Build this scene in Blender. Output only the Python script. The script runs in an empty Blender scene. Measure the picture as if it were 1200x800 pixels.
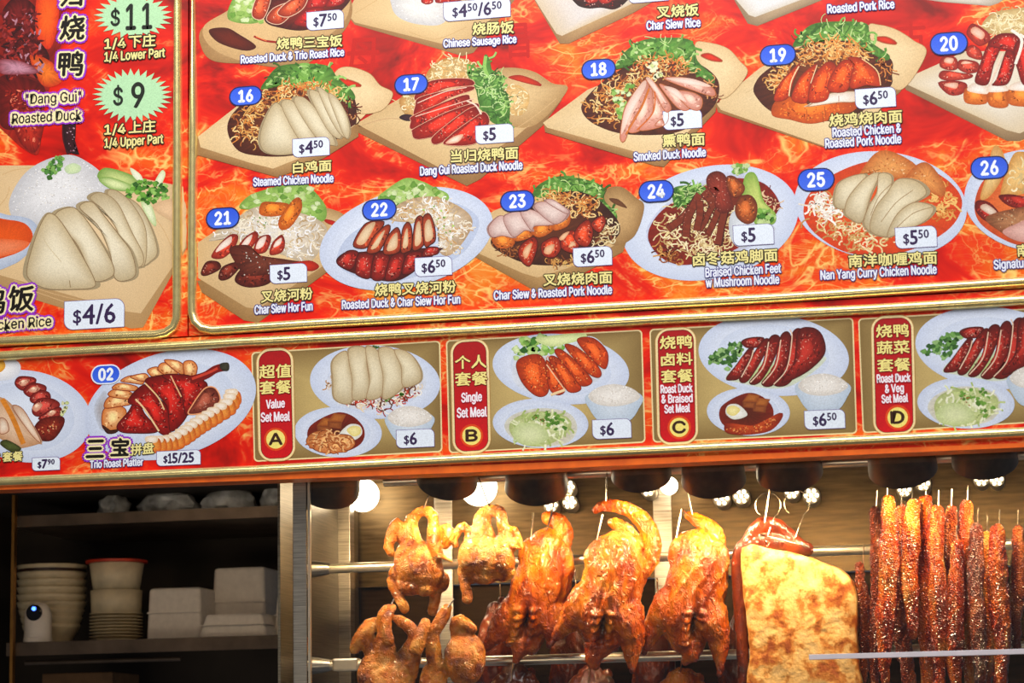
import bpy, bmesh, math, random
import numpy as np
from mathutils import Vector, Matrix, noise, geometry
R = math.radians
rnd = random.Random(7)
scene = bpy.context.scene
COL = scene.collection

# ------------------------------------------------------------ camera
FPX, CAMY = 3000.0, -5.4
yaw, pitch, roll = R(-12.378), R(9.53), R(-1.015)
_f = Vector((math.sin(yaw)*math.cos(pitch), math.cos(yaw)*math.cos(pitch), math.sin(pitch)))
_r0 = Vector((math.cos(yaw), -math.sin(yaw), 0)); _u0 = _r0.cross(_f)
_r = _r0*math.cos(roll) + _u0*math.sin(roll); _u = _u0*math.cos(roll) - _r0*math.sin(roll)
CAMP = Vector((1.25, CAMY, 1.35))
cam = bpy.data.objects.new('camera', bpy.data.cameras.new('camera'))
cam.matrix_world = Matrix((( _r.x,_u.x,-_f.x,CAMP.x),(_r.y,_u.y,-_f.y,CAMP.y),(_r.z,_u.z,-_f.z,CAMP.z),(0,0,0,1)))
cam.data.sensor_width = 36; cam.data.lens = 36*FPX/1200
cam.data.dof.use_dof = True; cam.data.dof.focus_distance = 5.8; cam.data.dof.aperture_fstop = 4.0
cam.data.clip_start = 0.1; cam.data.clip_end = 60
COL.objects.link(cam); scene.camera = cam
scene.view_settings.view_transform = 'Standard'
scene.view_settings.look = 'None'
scene.view_settings.exposure = 0.0
scene.view_settings.gamma = 1.0

def P(px, py, y=0.0):
    """point of the real world on the vertical plane at depth y"""
    d = _r*((px-600)/FPX) - _u*((py-400)/FPX) + _f
    return CAMP + d*((y-CAMP.y)/d.y)
def pxs(y=0.0):                      # metres per photo pixel at depth y
    return (P(601,400,y)-P(600,400,y)).length
M_PX = pxs(0)
LAMP_W = 6.2

# ------------------------------------------------------------ world and lights
w = bpy.data.worlds.new('world'); scene.world = w; w.use_nodes = True
w.node_tree.nodes['Background'].inputs[0].default_value = (0.9, 0.92, 1.0, 1)
w.node_tree.nodes['Background'].inputs[1].default_value = 0.10
def area(name, loc, target, sx, sy, power, col):
    l = bpy.data.lights.new(name, 'AREA'); l.shape = 'RECTANGLE'; l.size = sx; l.size_y = sy
    l.energy = power; l.color = col
    o = bpy.data.objects.new(name, l); o.location = loc
    o.rotation_euler = (Vector(target)-Vector(loc)).to_track_quat('-Z', 'Y').to_euler()
    COL.objects.link(o); return o
SGN = P(600, 300, 0)
# the ceiling lights of the food hall in front of the stall
area('hall_light', SGN+Vector((0.2,-2.2,2.6)), SGN, 3.6, 1.7, 165, (1.0,0.97,0.92))
area('hall_light_far', SGN+Vector((-0.3,-5.0,3.2)), SGN, 5.0, 1.2, 95, (1.0,0.97,0.93))
# added low fill lamp, stands in for floor bounce to brighten the kitchen
area('hall_floor_bounce', SGN+Vector((-1.0,-6.5,-2.6)), SGN+Vector((-.4,0,-.6)), 4.0, 1.2, 45, (1.0,0.82,0.58))
# added unseen fill lamp that brightens the kitchen, behind the menu boards
area('kitchen_strip', P(180,548,.45), P(180,760,1.1), 1.0, 0.06, 1.6, (1.0,0.72,0.46))
# ------------------------------------------------------------ helpers
def lin(c):
    return tuple(((v/255.0)/12.92 if v <= 10.3 else (((v/255.0)+0.055)/1.055)**2.4) for v in c)
def tag(o, label=None, cat=None, group=None, kind=None):
    if label: o['label'] = label
    if cat: o['category'] = cat
    if group: o['group'] = group
    if kind: o['kind'] = kind
    return o
def empty(name, loc, label, cat, group=None, rz=0):
    o = bpy.data.objects.new(name, None); o.empty_display_size = 0.05
    o.location = loc; o.rotation_euler = (0,0,rz); COL.objects.link(o)
    return tag(o, label, cat, group)
def link(name, me, mat=None, parent=None):
    """world-space mesh; stays put when parented"""
    o = bpy.data.objects.new(name, me); COL.objects.link(o)
    if mat and not me.materials: me.materials.append(mat)
    if parent:
        o.parent = parent
        T = Matrix.Identity(4); q = parent
        while q:
            T = q.matrix_basis @ q.matrix_parent_inverse.inverted_safe() @ T if False else (q.matrix_parent_inverse @ q.matrix_basis) @ T
            q = q.parent
        o.matrix_parent_inverse = T.inverted()
    return o
def finish(bm, name, mat, parent=None, smooth=False):
    bmesh.ops.recalc_face_normals(bm, faces=bm.faces[:])
    me = bpy.data.meshes.new(name); bm.to_mesh(me); bm.free()
    if smooth:
        for p in me.polygons: p.use_smooth = True
        try: me.set_sharp_from_angle(angle=R(40))
        except Exception: pass
    return link(name, me, mat, parent)
def box(bm, a, b, bev=0.0):
    a = Vector(a); b = Vector(b)
    r = bmesh.ops.create_cube(bm, size=1)
    c = (a+b)/2; s = b-a
    for v in r['verts']:
        v.co = Vector((v.co.x*s.x+c.x, v.co.y*s.y+c.y, v.co.z*s.z+c.z))
    if bev > 0:
        es = list({e for v in r['verts'] for e in v.link_edges})
        bmesh.ops.bevel(bm, geom=es, offset=bev, segments=2, profile=0.6, affect='EDGES')
def tube(bm, pts, rad, n=12, cap=True):
    """tube through points; rad a number or one per point"""
    pts = [Vector(p) for p in pts]
    if not hasattr(rad, '__len__'): rad = [rad]*len(pts)
    rings = []
    up = Vector((0,0,1)); prev = None
    for i, p in enumerate(pts):
        t = (pts[min(i+1,len(pts)-1)] - pts[max(i-1,0)]).normalized()
        if prev is None:
            s = t.cross(up) if abs(t.dot(up)) < .95 else t.cross(Vector((0,1,0)))
            s.normalize()
        else:
            s = (prev - t*prev.dot(t)).normalized()
        prev = s; q = t.cross(s)
        rings.append([bm.verts.new(p + (s*math.cos(2*math.pi*k/n)+q*math.sin(2*math.pi*k/n))*rad[i]) for k in range(n)])
    for a, b in zip(rings, rings[1:]):
        for k in range(n): bm.faces.new((a[k], a[(k+1)%n], b[(k+1)%n], b[k]))
    if cap:
        bm.faces.new(rings[0][::-1]); bm.faces.new(rings[-1])
def lathe(bm, prof, c, n=32, axis=None, sx=1, sy=1):
    """prof: (radius, height) list, around the vertical through c"""
    rings = []
    for r_, h in prof:
        ring = []
        for k in range(n):
            a = 2*math.pi*k/n
            v = Vector((r_*math.cos(a)*sx, r_*math.sin(a)*sy, h))
            if axis is not None: v = axis @ v
            ring.append(bm.verts.new(v+Vector(c)))
        rings.append(ring)
    for a, b in zip(rings, rings[1:]):
        for k in range(n): bm.faces.new((a[k], a[(k+1)%n], b[(k+1)%n], b[k]))
    if prof[0][0] > 1e-5: bm.faces.new(rings[0][::-1])
    if prof[-1][0] > 1e-5: bm.faces.new(rings[-1])
    if prof[0][0] <= 1e-5 or prof[-1][0] <= 1e-5: bmesh.ops.remove_doubles(bm, verts=bm.verts[:], dist=1e-5)
def catmull(pts, closed, step):
    n = len(pts); out = []
    rng = range(n) if closed else range(n-1)
    for i in rng:
        p1 = pts[i]; p2 = pts[(i+1)%n]
        p0 = pts[(i-1)%n] if closed or i > 0 else p1
        p3 = pts[(i+2)%n] if closed or i+2 < n else p2
        k = max(1, min(12, int(math.dist(p1,p2)/step+0.5)))
        for j in range(k):
            t = j/k; t2 = t*t; t3 = t2*t
            out.append(tuple(0.5*((2*p1[d])+(-p0[d]+p2[d])*t+(2*p0[d]-5*p1[d]+4*p2[d]-p3[d])*t2+(-p0[d]+3*p1[d]-3*p2[d]+p3[d])*t3) for d in range(len(p1))))
    if not closed: out.append(tuple(pts[-1]))
    return out

# ------------------------------------------------------------ materials
def newmat(name):
    m = bpy.data.materials.new(name); m.use_nodes = True
    return m, m.node_tree, m.node_tree.nodes['Principled BSDF']
def N_(nt, typ, **kw):
    n = nt.nodes.new(typ)
    for k, v in kw.items():
        if k.startswith('i_'):
            key = k[2:]
            n.inputs[int(key) if key.isdigit() else key].default_value = v
        else: setattr(n, k, v)
    return n
def ramp(nt, fac, stops, interp='LINEAR'):
    r_ = nt.nodes.new('ShaderNodeValToRGB'); r_.color_ramp.interpolation = interp
    e = r_.color_ramp.elements
    while len(e) < len(stops): e.new(0.5)
    for q, (p, c) in zip(e, stops): q.position = p; q.color = (*lin(c), 1)
    nt.links.new(fac, r_.inputs[0]); return r_.outputs[0]
def plain(name, c, rough=0.5, metal=0.0, var=0.08, scale=30, bump=0.0, coat=0.0, stretch=(1,1,1), spec=None):
    m, nt, b = newmat(name)
    tc = N_(nt, 'ShaderNodeTexCoord'); mp = N_(nt, 'ShaderNodeMapping'); mp.inputs['Scale'].default_value = stretch
    nt.links.new(tc.outputs['Object'], mp.inputs[0])
    nz = N_(nt, 'ShaderNodeTexNoise', i_Scale=scale, i_Detail=4.0)
    nt.links.new(mp.outputs[0], nz.inputs['Vector'])
    lo = tuple(max(0, v*(1-var)) for v in c); hi = tuple(min(255, v*(1+var)) for v in c)
    nt.links.new(ramp(nt, nz.outputs[0], [(0.3, lo), (0.7, hi)]), b.inputs['Base Color'])
    b.inputs['Roughness'].default_value = rough; b.inputs['Metallic'].default_value = metal
    if coat: b.inputs['Coat Weight'].default_value = coat; b.inputs['Coat Roughness'].default_value = 0.1
    if spec is not None: b.inputs['Specular IOR Level'].default_value = spec
    if bump:
        bp = N_(nt, 'ShaderNodeBump', i_Strength=bump, i_Distance=0.004)
        nt.links.new(nz.outputs[0], bp.inputs['Height']); nt.links.new(bp.outputs[0], b.inputs['Normal'])
    return m
def emis(name, c, s):
    m, nt, b = newmat(name)
    b.inputs['Base Color'].default_value = (*c, 1)
    b.inputs['Emission Color'].default_value = (*c, 1); b.inputs['Emission Strength'].default_value = s
    return m

M = {}
# printed film: colour from the print itself, fine grain
m, nt, b = newmat('printed_film')
at = N_(nt, 'ShaderNodeVertexColor', layer_name='Col')
tc = N_(nt, 'ShaderNodeTexCoord'); nz = N_(nt, 'ShaderNodeTexNoise', i_Scale=520.0, i_Detail=2.0)
nt.links.new(tc.outputs['Object'], nz.inputs['Vector'])
mr = N_(nt, 'ShaderNodeMapRange'); mr.inputs[1].default_value=.3; mr.inputs[2].default_value=.7; mr.inputs[3].default_value=.86; mr.inputs[4].default_value=1.12
nt.links.new(nz.outputs[0], mr.inputs[0])
mx = N_(nt, 'ShaderNodeVectorMath', operation='SCALE')
nt.links.new(at.outputs[0], mx.inputs[0]); nt.links.new(mr.outputs[0], mx.inputs['Scale'])
nt.links.new(mx.outputs[0], b.inputs['Base Color'])
b.inputs['Roughness'].default_value = 0.45; b.inputs['Specular IOR Level'].default_value = 0.3
M['print'] = m

def flame(name, zlo, zhi, wlo, whi, seed):
    """printed flames: red ground, orange tongues, cream wisps; warmer towards zlo"""
    m, nt, b = newmat(name); L = nt.links.new
    def mth(op, a, b_=None, c=None):
        n = N_(nt, 'ShaderNodeMath', operation=op)
        for i, v in enumerate((a, b_, c)):
            if v is None: continue
            if isinstance(v, (int, float)): n.inputs[i].default_value = v
            else: L(v, n.inputs[i])
        return n.outputs[0]
    tc = N_(nt, 'ShaderNodeTexCoord'); mp = N_(nt, 'ShaderNodeMapping')
    mp.inputs['Location'].default_value = (seed, 0, seed*.7); mp.inputs['Rotation'].default_value = (0, R(-30), 0)
    mp.inputs['Scale'].default_value = (1.0, 1.0, 1.5)
    L(tc.outputs['Object'], mp.inputs[0])
    sx = N_(nt, 'ShaderNodeSeparateXYZ'); L(tc.outputs['Object'], sx.inputs[0])
    zr = N_(nt, 'ShaderNodeMapRange'); zr.inputs[1].default_value=zlo; zr.inputs[2].default_value=zhi; zr.inputs[3].default_value=wlo; zr.inputs[4].default_value=whi
    L(sx.outputs['Z'], zr.inputs[0])
    def nz(sc, det, dist, rough=.5):
        n = N_(nt, 'ShaderNodeTexNoise', i_Scale=sc, i_Detail=det, i_Distortion=dist); n.inputs['Roughness'].default_value = rough
        L(mp.outputs[0], n.inputs['Vector']); return n.outputs[0]
    n1 = nz(4.2, 4.0, .9, .6); h = mth('ADD', n1, zr.outputs[0])
    base = ramp(nt, h, [(0.32,(128,14,8)), (0.45,(204,20,8)), (0.53,(232,34,8)), (0.62,(236,72,10)), (0.72,(240,120,22)), (0.86,(238,176,84))])
    wm = N_(nt, 'ShaderNodeMapRange'); wm.inputs[1].default_value=.50; wm.inputs[2].default_value=.66; L(h, wm.inputs[0])
    cur = base
    for sc, dist, wid, am in ((3.6, 2.4, .024, .9), (7.0, 2.2, .026, .5), (17.0, 1.6, .04, .18)):
        r1 = mth('ABSOLUTE', mth('SUBTRACT', nz(sc, 3.0, dist), .5))
        rr = N_(nt, 'ShaderNodeMapRange'); rr.inputs[2].default_value=wid; rr.inputs[3].default_value=1; rr.inputs[4].default_value=0; L(r1, rr.inputs[0])
        f = mth('MULTIPLY', mth('MULTIPLY', rr.outputs[0], wm.outputs[0]), am)
        mix = N_(nt, 'ShaderNodeMix', data_type='RGBA'); mix.inputs[7].default_value = (*lin((250,212,120)),1)
        L(f, mix.inputs[0]); L(cur, mix.inputs[6]); cur = mix.outputs[2]
    L(cur, b.inputs['Base Color'])
    b.inputs['Roughness'].default_value = 0.34; b.inputs['Specular IOR Level'].default_value = 0.35
    return m
zA, zB = P(600,340,0).z, P(600,0,0).z
M['flame_red'] = flame('printed_flame_red', zA, zB, .13, -.05, 3.0)
M['flame_low'] = flame('printed_flame_strip', zA-1, zB, .02, .02, 14.0)
M['gold'] = plain('polished_gold_frame', (250,224,156), 0.24, 0.75, 0.06, 60)
M['gold_dull'] = plain('dull_gold_band', (196,158,84), 0.38, 0.9, 0.15, 80)
M['orange'] = plain('orange_edge_strip', (252,104,22), 0.4, 0.0, 0.12, 22)

# ------------------------------------------------------------ flat print engine
PSC = 0.4      # thickness of the printed layers
class Print:
    """layers of flat printed shapes; coordinates are pixels of a zoomed view (x0, y0, scale)"""
    def __init__(s, view=(0,0,1), base=0.0, dz=4e-6):
        s.v=[]; s.f=[]; s.c=[]; s.view=view; s.y=-base*PSC; s.dz=dz
    def X(s, q):
        if isinstance(q, str): q = [tuple(float(a) for a in t.split(',')) for t in q.split()]
        x0,y0,k = s.view
        return [(x0+a/k, y0+b/k) for a,b in q]
    def up(s): s.y -= s.dz
    def raw(s, pts, faces, cols):
        o = len(s.v)
        for (x,y) in pts: s.v.append(tuple(P(x,y,s.y)))
        for f in faces: s.f.append(tuple(i+o for i in f))
        for c in cols: s.c.append((*[max(0,min(1,v)) for v in c],1.0))
    def jit(s, c, j):
        k = 1+rnd.uniform(-j,j); return tuple(v*k for v in c)
    def blob(s, q, cin, cout=None, j=0.06, g=(0,0), rings=4, smooth=True, edge=0.0):
        """soft shaded shape; cin middle colour, cout rim colour, g = gradient across"""
        s.up(); q = s.X(q)
        if smooth: q = catmull(q, True, 2.5)
        cout = cout or tuple(v*0.82 for v in cin)
        a = lin(cin); bb = lin(cout)
        cx = sum(p[0] for p in q)/len(q); cy = sum(p[1] for p in q)/len(q)
        rx = max(abs(p[0]-cx) for p in q)+1e-3; ry = max(abs(p[1]-cy) for p in q)+1e-3
        pts=[]; cols=[]; n=len(q)
        for r_ in range(rings):
            k = 1-r_/rings; t = min(1,(r_/rings)*1.5)
            for (x,y) in q:
                X_=cx+(x-cx)*k; Y_=cy+(y-cy)*k
                sh = 1+g[0]*(X_-cx)/rx+g[1]*(Y_-cy)/ry
                c = tuple((bb[d]*(1-t)+a[d]*t)*sh for d in range(3))
                pts.append((X_,Y_)); cols.append(s.jit(c,j))
        pts.append((cx,cy)); cols.append(a)
        F=[]
        for r_ in range(rings-1):
            for k in range(n):
                F.append((r_*n+k, r_*n+(k+1)%n, (r_+1)*n+(k+1)%n, (r_+1)*n+k))
        o=(rings-1)*n
        for k in range(n): F.append((o+k,o+(k+1)%n,rings*n))
        s.raw(pts,F,cols)
    def poly(s, q, c, c2=None, d=(0,1), smooth=False, j=0.03, world=False):
        s.up(); q = q if world else s.X(q)
        if smooth: q = catmull(q, True, 2.5)
        tri = geometry.tessellate_polygon([[Vector((x,y,0)) for x,y in q]])
        a = lin(c); bb = lin(c2) if c2 else a
        pr = [x*d[0]+y*d[1] for x,y in q]; lo=min(pr); hi=max(pr)+1e-6
        cols=[s.jit(tuple(a[k]*(1-t)+bb[k]*t for k in range(3)),j) for t in [(v-lo)/(hi-lo) for v in pr]]
        s.raw(q,tri,cols)
    def line(s, q, c, w_=1.2, smooth=True, closed=False, world=False, step=2.0, taper=False, j=0.05, lift=True):
        if lift: s.up()
        q = q if world else s.X(q)
        if smooth: q = catmull(q, closed, step)
        if len(q)<2: return
        n=len(q); pts=[]; a=lin(c)
        for i,(x,y) in enumerate(q):
            p=q[(i-1)%n] if closed or i>0 else q[i]; r_=q[(i+1)%n] if closed or i<n-1 else q[i]
            dx=r_[0]-p[0]; dy=r_[1]-p[1]; L=math.hypot(dx,dy)+1e-6
            ww=w_/2*(math.sin(math.pi*min(1,max(0,(i+.4)/(n-.2))))**.6 if taper else 1)
            pts+= [(x-dy/L*ww,y+dx/L*ww),(x+dy/L*ww,y-dx/L*ww)]
        F=[(2*i,2*i+1,(2*i+3)%(2*n),(2*i+2)%(2*n)) for i in range(n if closed else n-1)]
        s.raw(pts,F,[s.jit(a,j) for _ in pts])
    def inside(s, q):
        xs=[p[0] for p in q]; ys=[p[1] for p in q]; n=len(q)
        for _ in range(60):
            x=rnd.uniform(min(xs),max(xs)); y=rnd.uniform(min(ys),max(ys)); k=False
            for i in range(n):
                x1,y1=q[i]; x2,y2=q[i-1]
                if (y1>y)!=(y2>y) and x<(x2-x1)*(y-y1)/(y2-y1)+x1: k=not k
            if k: return x,y
        return sum(xs)/n,sum(ys)/n
    def noodles(s, q, n, pal, w_=1.3, L=5, curl=0.9, step=2.6):
        q = s.X(q); cx=sum(p[0] for p in q)/len(q); cy=sum(p[1] for p in q)/len(q)
        for i in range(n):
            if i%6==0: s.up()
            x,y=s.inside(q); a=rnd.uniform(0,6.28); k=rnd.uniform(-curl,curl); pts=[(x,y)]
            for _ in range(rnd.randint(3,L)):
                a+=k+rnd.uniform(-.25,.25); x+=math.cos(a)*step; y+=math.sin(a)*step*.85
                pts.append((x,y))
            c=rnd.choice(pal); s.line(pts,c,w_*rnd.uniform(.75,1.2),world=True,step=1.6,j=.12,lift=False)
    def specks(s, q, n, pal, sz=1.2, asp=1.0):
        q = s.X(q)
        for i in range(n):
            if i%12==0: s.up()
            x,y=s.inside(q); a=rnd.uniform(0,3.14); r_=sz*rnd.uniform(.4,1.1); c=lin(rnd.choice(pal))
            ca,sa=math.cos(a),math.sin(a); k=5
            pts=[]
            for t in range(k):
                u=r_*asp*math.cos(6.283*t/k+a)*.9; v=r_*math.sin(6.283*t/k+a)*.7*rnd.uniform(.7,1.2)
                pts.append((x+u*ca-v*sa,y+u*sa+v*ca))
            s.raw(pts,[tuple(range(k))],[s.jit(c,.12)]*k)
    def leaf(s, q, n, pal, sz=3.0):
        """parsley and lettuce frills"""
        q=s.X(q)
        for i in range(n):
            if i%5==0: s.up()
            x,y=s.inside(q); a0=rnd.uniform(0,6.28); c=lin(rnd.choice(pal)); k=9
            pts=[(x,y)]+[(x+sz*rnd.uniform(.45,1.15)*math.cos(a0+6.283*t/k),y+sz*rnd.uniform(.4,1.0)*math.sin(a0+6.283*t/k)) for t in range(k)]
            s.raw(pts,[(0,1+t,1+(t+1)%k) for t in range(k)],[s.jit(c,.1)]+[s.jit(tuple(v*.8 for v in c),.25) for _ in range(k)])
    def build(s, name, parent, label=None, mat=None):
        me=bpy.data.meshes.new(name); me.from_pydata(s.v,[],s.f)
        at=me.color_attributes.new('Col','FLOAT_COLOR','POINT')
        at.data.foreach_set('color',np.array(s.c,dtype=np.float32).ravel())
        me.validate()
        o=link(name,me,mat or M['print'],parent)
        if label: o['label']=label
        return o

FONT = None
try: FONT = bpy.data.fonts.load(bpy.utils.system_resource('DATAFILES', path='fonts') + '/Inter.woff2')
except Exception: FONT = None
# lettering -------------------------------------------------
_glyph={}
def glyphs(txt, bold=0.0, res=2, sans=False):
    sans=sans and FONT is not None; key=(txt,bold,res,sans)
    if key in _glyph: return _glyph[key]
    cu=bpy.data.curves.new('t','FONT'); cu.body=txt; cu.resolution_u=res; cu.fill_mode='FRONT'
    cu.size=1.0
    if sans: cu.font=FONT
    cu.offset=bold; cu.space_character=1.0
    o=bpy.data.objects.new('t',cu); COL.objects.link(o)
    dg=bpy.context.evaluated_depsgraph_get(); dg.update()
    me=bpy.data.meshes.new_from_object(o.evaluated_get(dg))
    v=np.array([(q.co.x,q.co.y) for q in me.vertices]); f=[tuple(p.vertices) for p in me.polygons]
    bpy.data.objects.remove(o); bpy.data.curves.remove(cu); bpy.data.meshes.remove(me)
    _glyph[key]=(v,f); return v,f
CAPH=glyphs('H')[0][:,1].max(); CAPS=glyphs('H',res=3,sans=True)[0][:,1].max()
def updir(x,y):
    a=P(x,y); b_=a+Vector((0,0,0.05)); d=b_-CAMP
    q=(600+FPX*d.dot(_r)/d.dot(_f), 400-FPX*d.dot(_u)/d.dot(_f)); L=math.hypot(q[0]-x,q[1]-y)
    return ((q[0]-x)/L,(q[1]-y)/L)
def xdir(x,y):
    a=P(x,y); b_=a+Vector((0.05,0,0)); d=b_-CAMP
    q=(600+FPX*d.dot(_r)/d.dot(_f), 400-FPX*d.dot(_u)/d.dot(_f)); L=math.hypot(q[0]-x,q[1]-y)
    return ((q[0]-x)/L,(q[1]-y)/L)
def letters(pr, txt, x0,y0,x1,y1,h, c, outline=None, ow=1.1, outer=None, oow=2.5, bold=0.0, fb=0.0, cjk=False, slant=0.0, sans=False):
    """text whose foot runs from (x0,y0) to (x1,y1), capitals h tall, in photo pixels"""
    v,f=glyphs(txt,fb,res=3 if sans else 2,sans=sans)
    mn=v.min(0); mx_=v.max(0)
    u=(v[:,0]-mn[0])/(mx_[0]-mn[0])
    t=(v[:,1]-mn[1])/(mx_[1]-mn[1]) if cjk else v[:,1]/(CAPS if sans else CAPH)
    ud=updir(x0,y0)
    X_=x0+(x1-x0)*u+ud[0]*h*t+slant*h*t; Y_=y0+(y1-y0)*u+ud[1]*h*t
    def put(col, r_, n):
        pr.up()
        for k in range(max(1,n)):
            dx,dy=(r_*math.cos(6.283*k/n),r_*math.sin(6.283*k/n)) if n>1 else (0,0)
            pr.raw([(a+dx,b_+dy) for a,b_ in zip(X_,Y_)],f,[lin(col)]*len(v))
            pr.y-=2e-6
    if outer: put(outer,oow,12)
    if outline: put(outline,ow,8)
    if bold: put(c,bold,4)
    put(c,0,1)
def textw(txt): v,_=glyphs(txt); return (v[:,0].max()-v[:,0].min())/CAPH
# ============================================================ THE MENU BOARDS
def slab(name, q, y0, y1, mat, parent):
    bm=bmesh.new(); a=[bm.verts.new(P(x,y,0)+Vector((0,y0,0))) for x,y in q]; b_=[bm.verts.new(v.co+Vector((0,y1-y0,0))) for v in a]
    n=len(q); bm.faces.new(a); bm.faces.new(b_[::-1])
    for k in range(n): bm.faces.new((a[k],b_[k],b_[(k+1)%n],a[(k+1)%n]))
    return finish(bm,name,mat,parent)
def moulding(name, q, closed, wpx, hm, mat, parent, y=0.0, rnd_=7):
    """half-round bar bent along a path on the board"""
    bm=bmesh.new(); n=len(q); rings=[]; w_=wpx*M_PX/2
    W=[P(x,y_,0) for x,y_ in q]
    for i,p in enumerate(W):
        a=W[(i-1)%n] if closed or i>0 else p; c=W[(i+1)%n] if closed or i<n-1 else p
        d=(c-a); d.y=0; d.normalize(); s=Vector((d.z,0,-d.x))
        rings.append([bm.verts.new(p+s*(w_*math.cos(math.pi*k/rnd_))+Vector((0,y-hm*math.sin(math.pi*k/rnd_),0))) for k in range(rnd_+1)])
    for i in range(n if closed else n-1):
        a=rings[i]; b_=rings[(i+1)%n]
        for k in range(rnd_): bm.faces.new((a[k],a[k+1],b_[k+1],b_[k]))
    return finish(bm,name,mat,parent,True)
def rrect(tl,tr,br,bl,rad,k=6):
    """rounded quad, photo pixels"""
    out=[]; c=[tl,tr,br,bl]
    for i in range(4):
        p=c[i]; a=c[i-1]; b_=c[(i+1)%4]
        da=math.dist(p,a); db=math.dist(p,b_)
        u=((a[0]-p[0])/da,(a[1]-p[1])/da); v=((b_[0]-p[0])/db,(b_[1]-p[1])/db)
        for j in range(k+1):
            t=(math.pi/2)*j/k; ca=1-math.sin(t); cb=1-math.cos(t)
            out.append((p[0]+(u[0]*ca+v[0]*cb)*rad, p[1]+(u[1]*ca+v[1]*cb)*rad))
    return out
jy=lambda x: 407-0.0575*x           # joint between upper and lower boards
left_board=empty('menu_board', P(60,jy(60),0.04), 'red menu board at the upper left with roasted duck and chicken rice','menu board','stall menu boards')
main_board=empty('menu_board', P(720,jy(720),0.04), 'large red menu board of numbered noodle dishes 16 to 26, gold framed','menu board','stall menu boards')
low_board=empty('menu_board', P(600,550,0.04), 'long low menu board strip of set meals A to D directly above the glass cabinet','menu board','stall menu boards')
slab('panel',[(-60,-60),(220.5,-60),(219.5,jy(219)-1),(-60,jy(-60)-1)],0,0.07,M['flame_red'],left_board)
slab('panel',[(222.5,-60),(1270,-60),(1270,jy(1270)-1),(221.5,jy(221)-1)],0,0.07,M['flame_red'],main_board)
slab('panel',[(-60,jy(-60)+1),(1270,jy(1270)+1),(1270,518),(-60,573.5)],0,0.07,M['flame_low'],low_board)
slab('edge_strip',[(-60,570),(0,567.5),(1200,519),(1270,516),(1270,521.2),(1200,524.2),(540,554),(0,574),(-60,576)],-0.004,0.07,M['orange'],low_board)
# gold mouldings
fl=[(-50,-50),(203.7,-50)]+[(203.3,200),(203,350)]+[(202.6,372),(199,382),(190,388.5),(178,391)]+[(90,394.5),(0,398.8),(-50,401.5)]
moulding('gold_frame',[(p[0]+5,p[1]+1) for p in fl],True,12,0.014,M['gold'],left_board)
fm=[(228.6,-50),(227.8,150),(226.5,350),(226.8,365),(230,376),(237,383),(250,385.5)]+[(370,377.6),(530,368.6),(770,355.2),(920,347),(1200,328.5),(1260,324.5),(1260,-50)]
moulding('gold_frame',[(p[0]+(-1 if p[0]<232 else 0),p[1]+1.3) for p in fm],True,11.5,0.014,M['gold'],main_board)
fs=[(-50,418.5),(0,415.6),(280,399.6),(540,386.2),(780,372.5),(1020,361),(1200,350.2),(1260,346)]
moulding('gold_frame',[(x,y+1.5) for x,y in fs],False,12,0.014,M['gold'],low_board)
fb=[(-50,566.5),(0,564),(300,550.5),(540,537.5),(780,526.5),(1020,515),(1200,506),(1260,503)]
moulding('gold_frame',[(x,y+.5) for x,y in fb],False,12,0.016,M['gold'],low_board)

YTXT=0.0036
def tagshape(cx,cy,w_,h,r_=.32):
    ex=xdir(cx,cy); eu=updir(cx,cy)
    def q(a,b_): return (cx+ex[0]*a*w_/2+eu[0]*b_*h/2, cy+ex[1]*a*w_/2+eu[1]*b_*h/2)
    rr=r_*h; ax=2*rr/w_; ay=2*rr/h; out=[]
    out.append(q(-1,1))
    for j in range(6):
        t=math.pi/2*j/5; out.append(q(1-ax+ax*math.sin(t),1-ay+ay*math.cos(t)))
    out.append(q(1,-1))
    for j in range(6):
        t=math.pi/2*j/5; out.append(q(-1+ax-ax*math.sin(t),-1+ay-ay*math.cos(t)))
    return out
def price(board,cx,cy,w_,h,spec,fill=0.86,col=(52,34,78)):
    pr=Print(base=YTXT)
    sh=tagshape(cx,cy,w_,h); pr.poly(tagshape(cx,cy,w_+1.2,h+1.2),(110,90,150),world=True); pr.poly(sh,(226,236,252),world=True,j=.01)
    # spec: '$' small, digits big, ^ raised
    items=[]; sup=False
    for ch in spec:
        if ch=='^': sup=True; continue
        if ch in '/|': sup=False
        if ch=='|': items.append(('gap',0,0,.35*h*.5)); continue
        hh=.68*h if not sup else .40*h; lift=0.16*h if not sup else .44*h
        if ch=='$': hh=.46*h; lift=.22*h
        wd=textw(ch)*hh*.92 if ch!='1' else hh*.36
        items.append((ch,hh,lift,wd))
    sp=0.055*h; tot=sum(i[3] for i in items)+sp*(len(items)-1)
    room=w_*fill; k=min(1.0,room/tot)
    ex=xdir(cx,cy); eu=updir(cx,cy)
    a=-w_/2+(w_-tot*k)/2 if fill>=.8 else -w_/2+w_*.2
    for ch,hh,lift,wd in items:
        if ch!='gap':
            x0=cx+ex[0]*a-eu[0]*h/2+eu[0]*lift; y0=cy+ex[1]*a-eu[1]*h/2+eu[1]*lift
            letters(pr,ch,x0,y0,x0+ex[0]*wd*k,y0+ex[1]*wd*k,hh,col,bold=.35 if hh<.6*h else .55,sans=(ch=='1'))
        a+=(wd+sp)*k
    return pr.build('price_tag',board)
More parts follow.
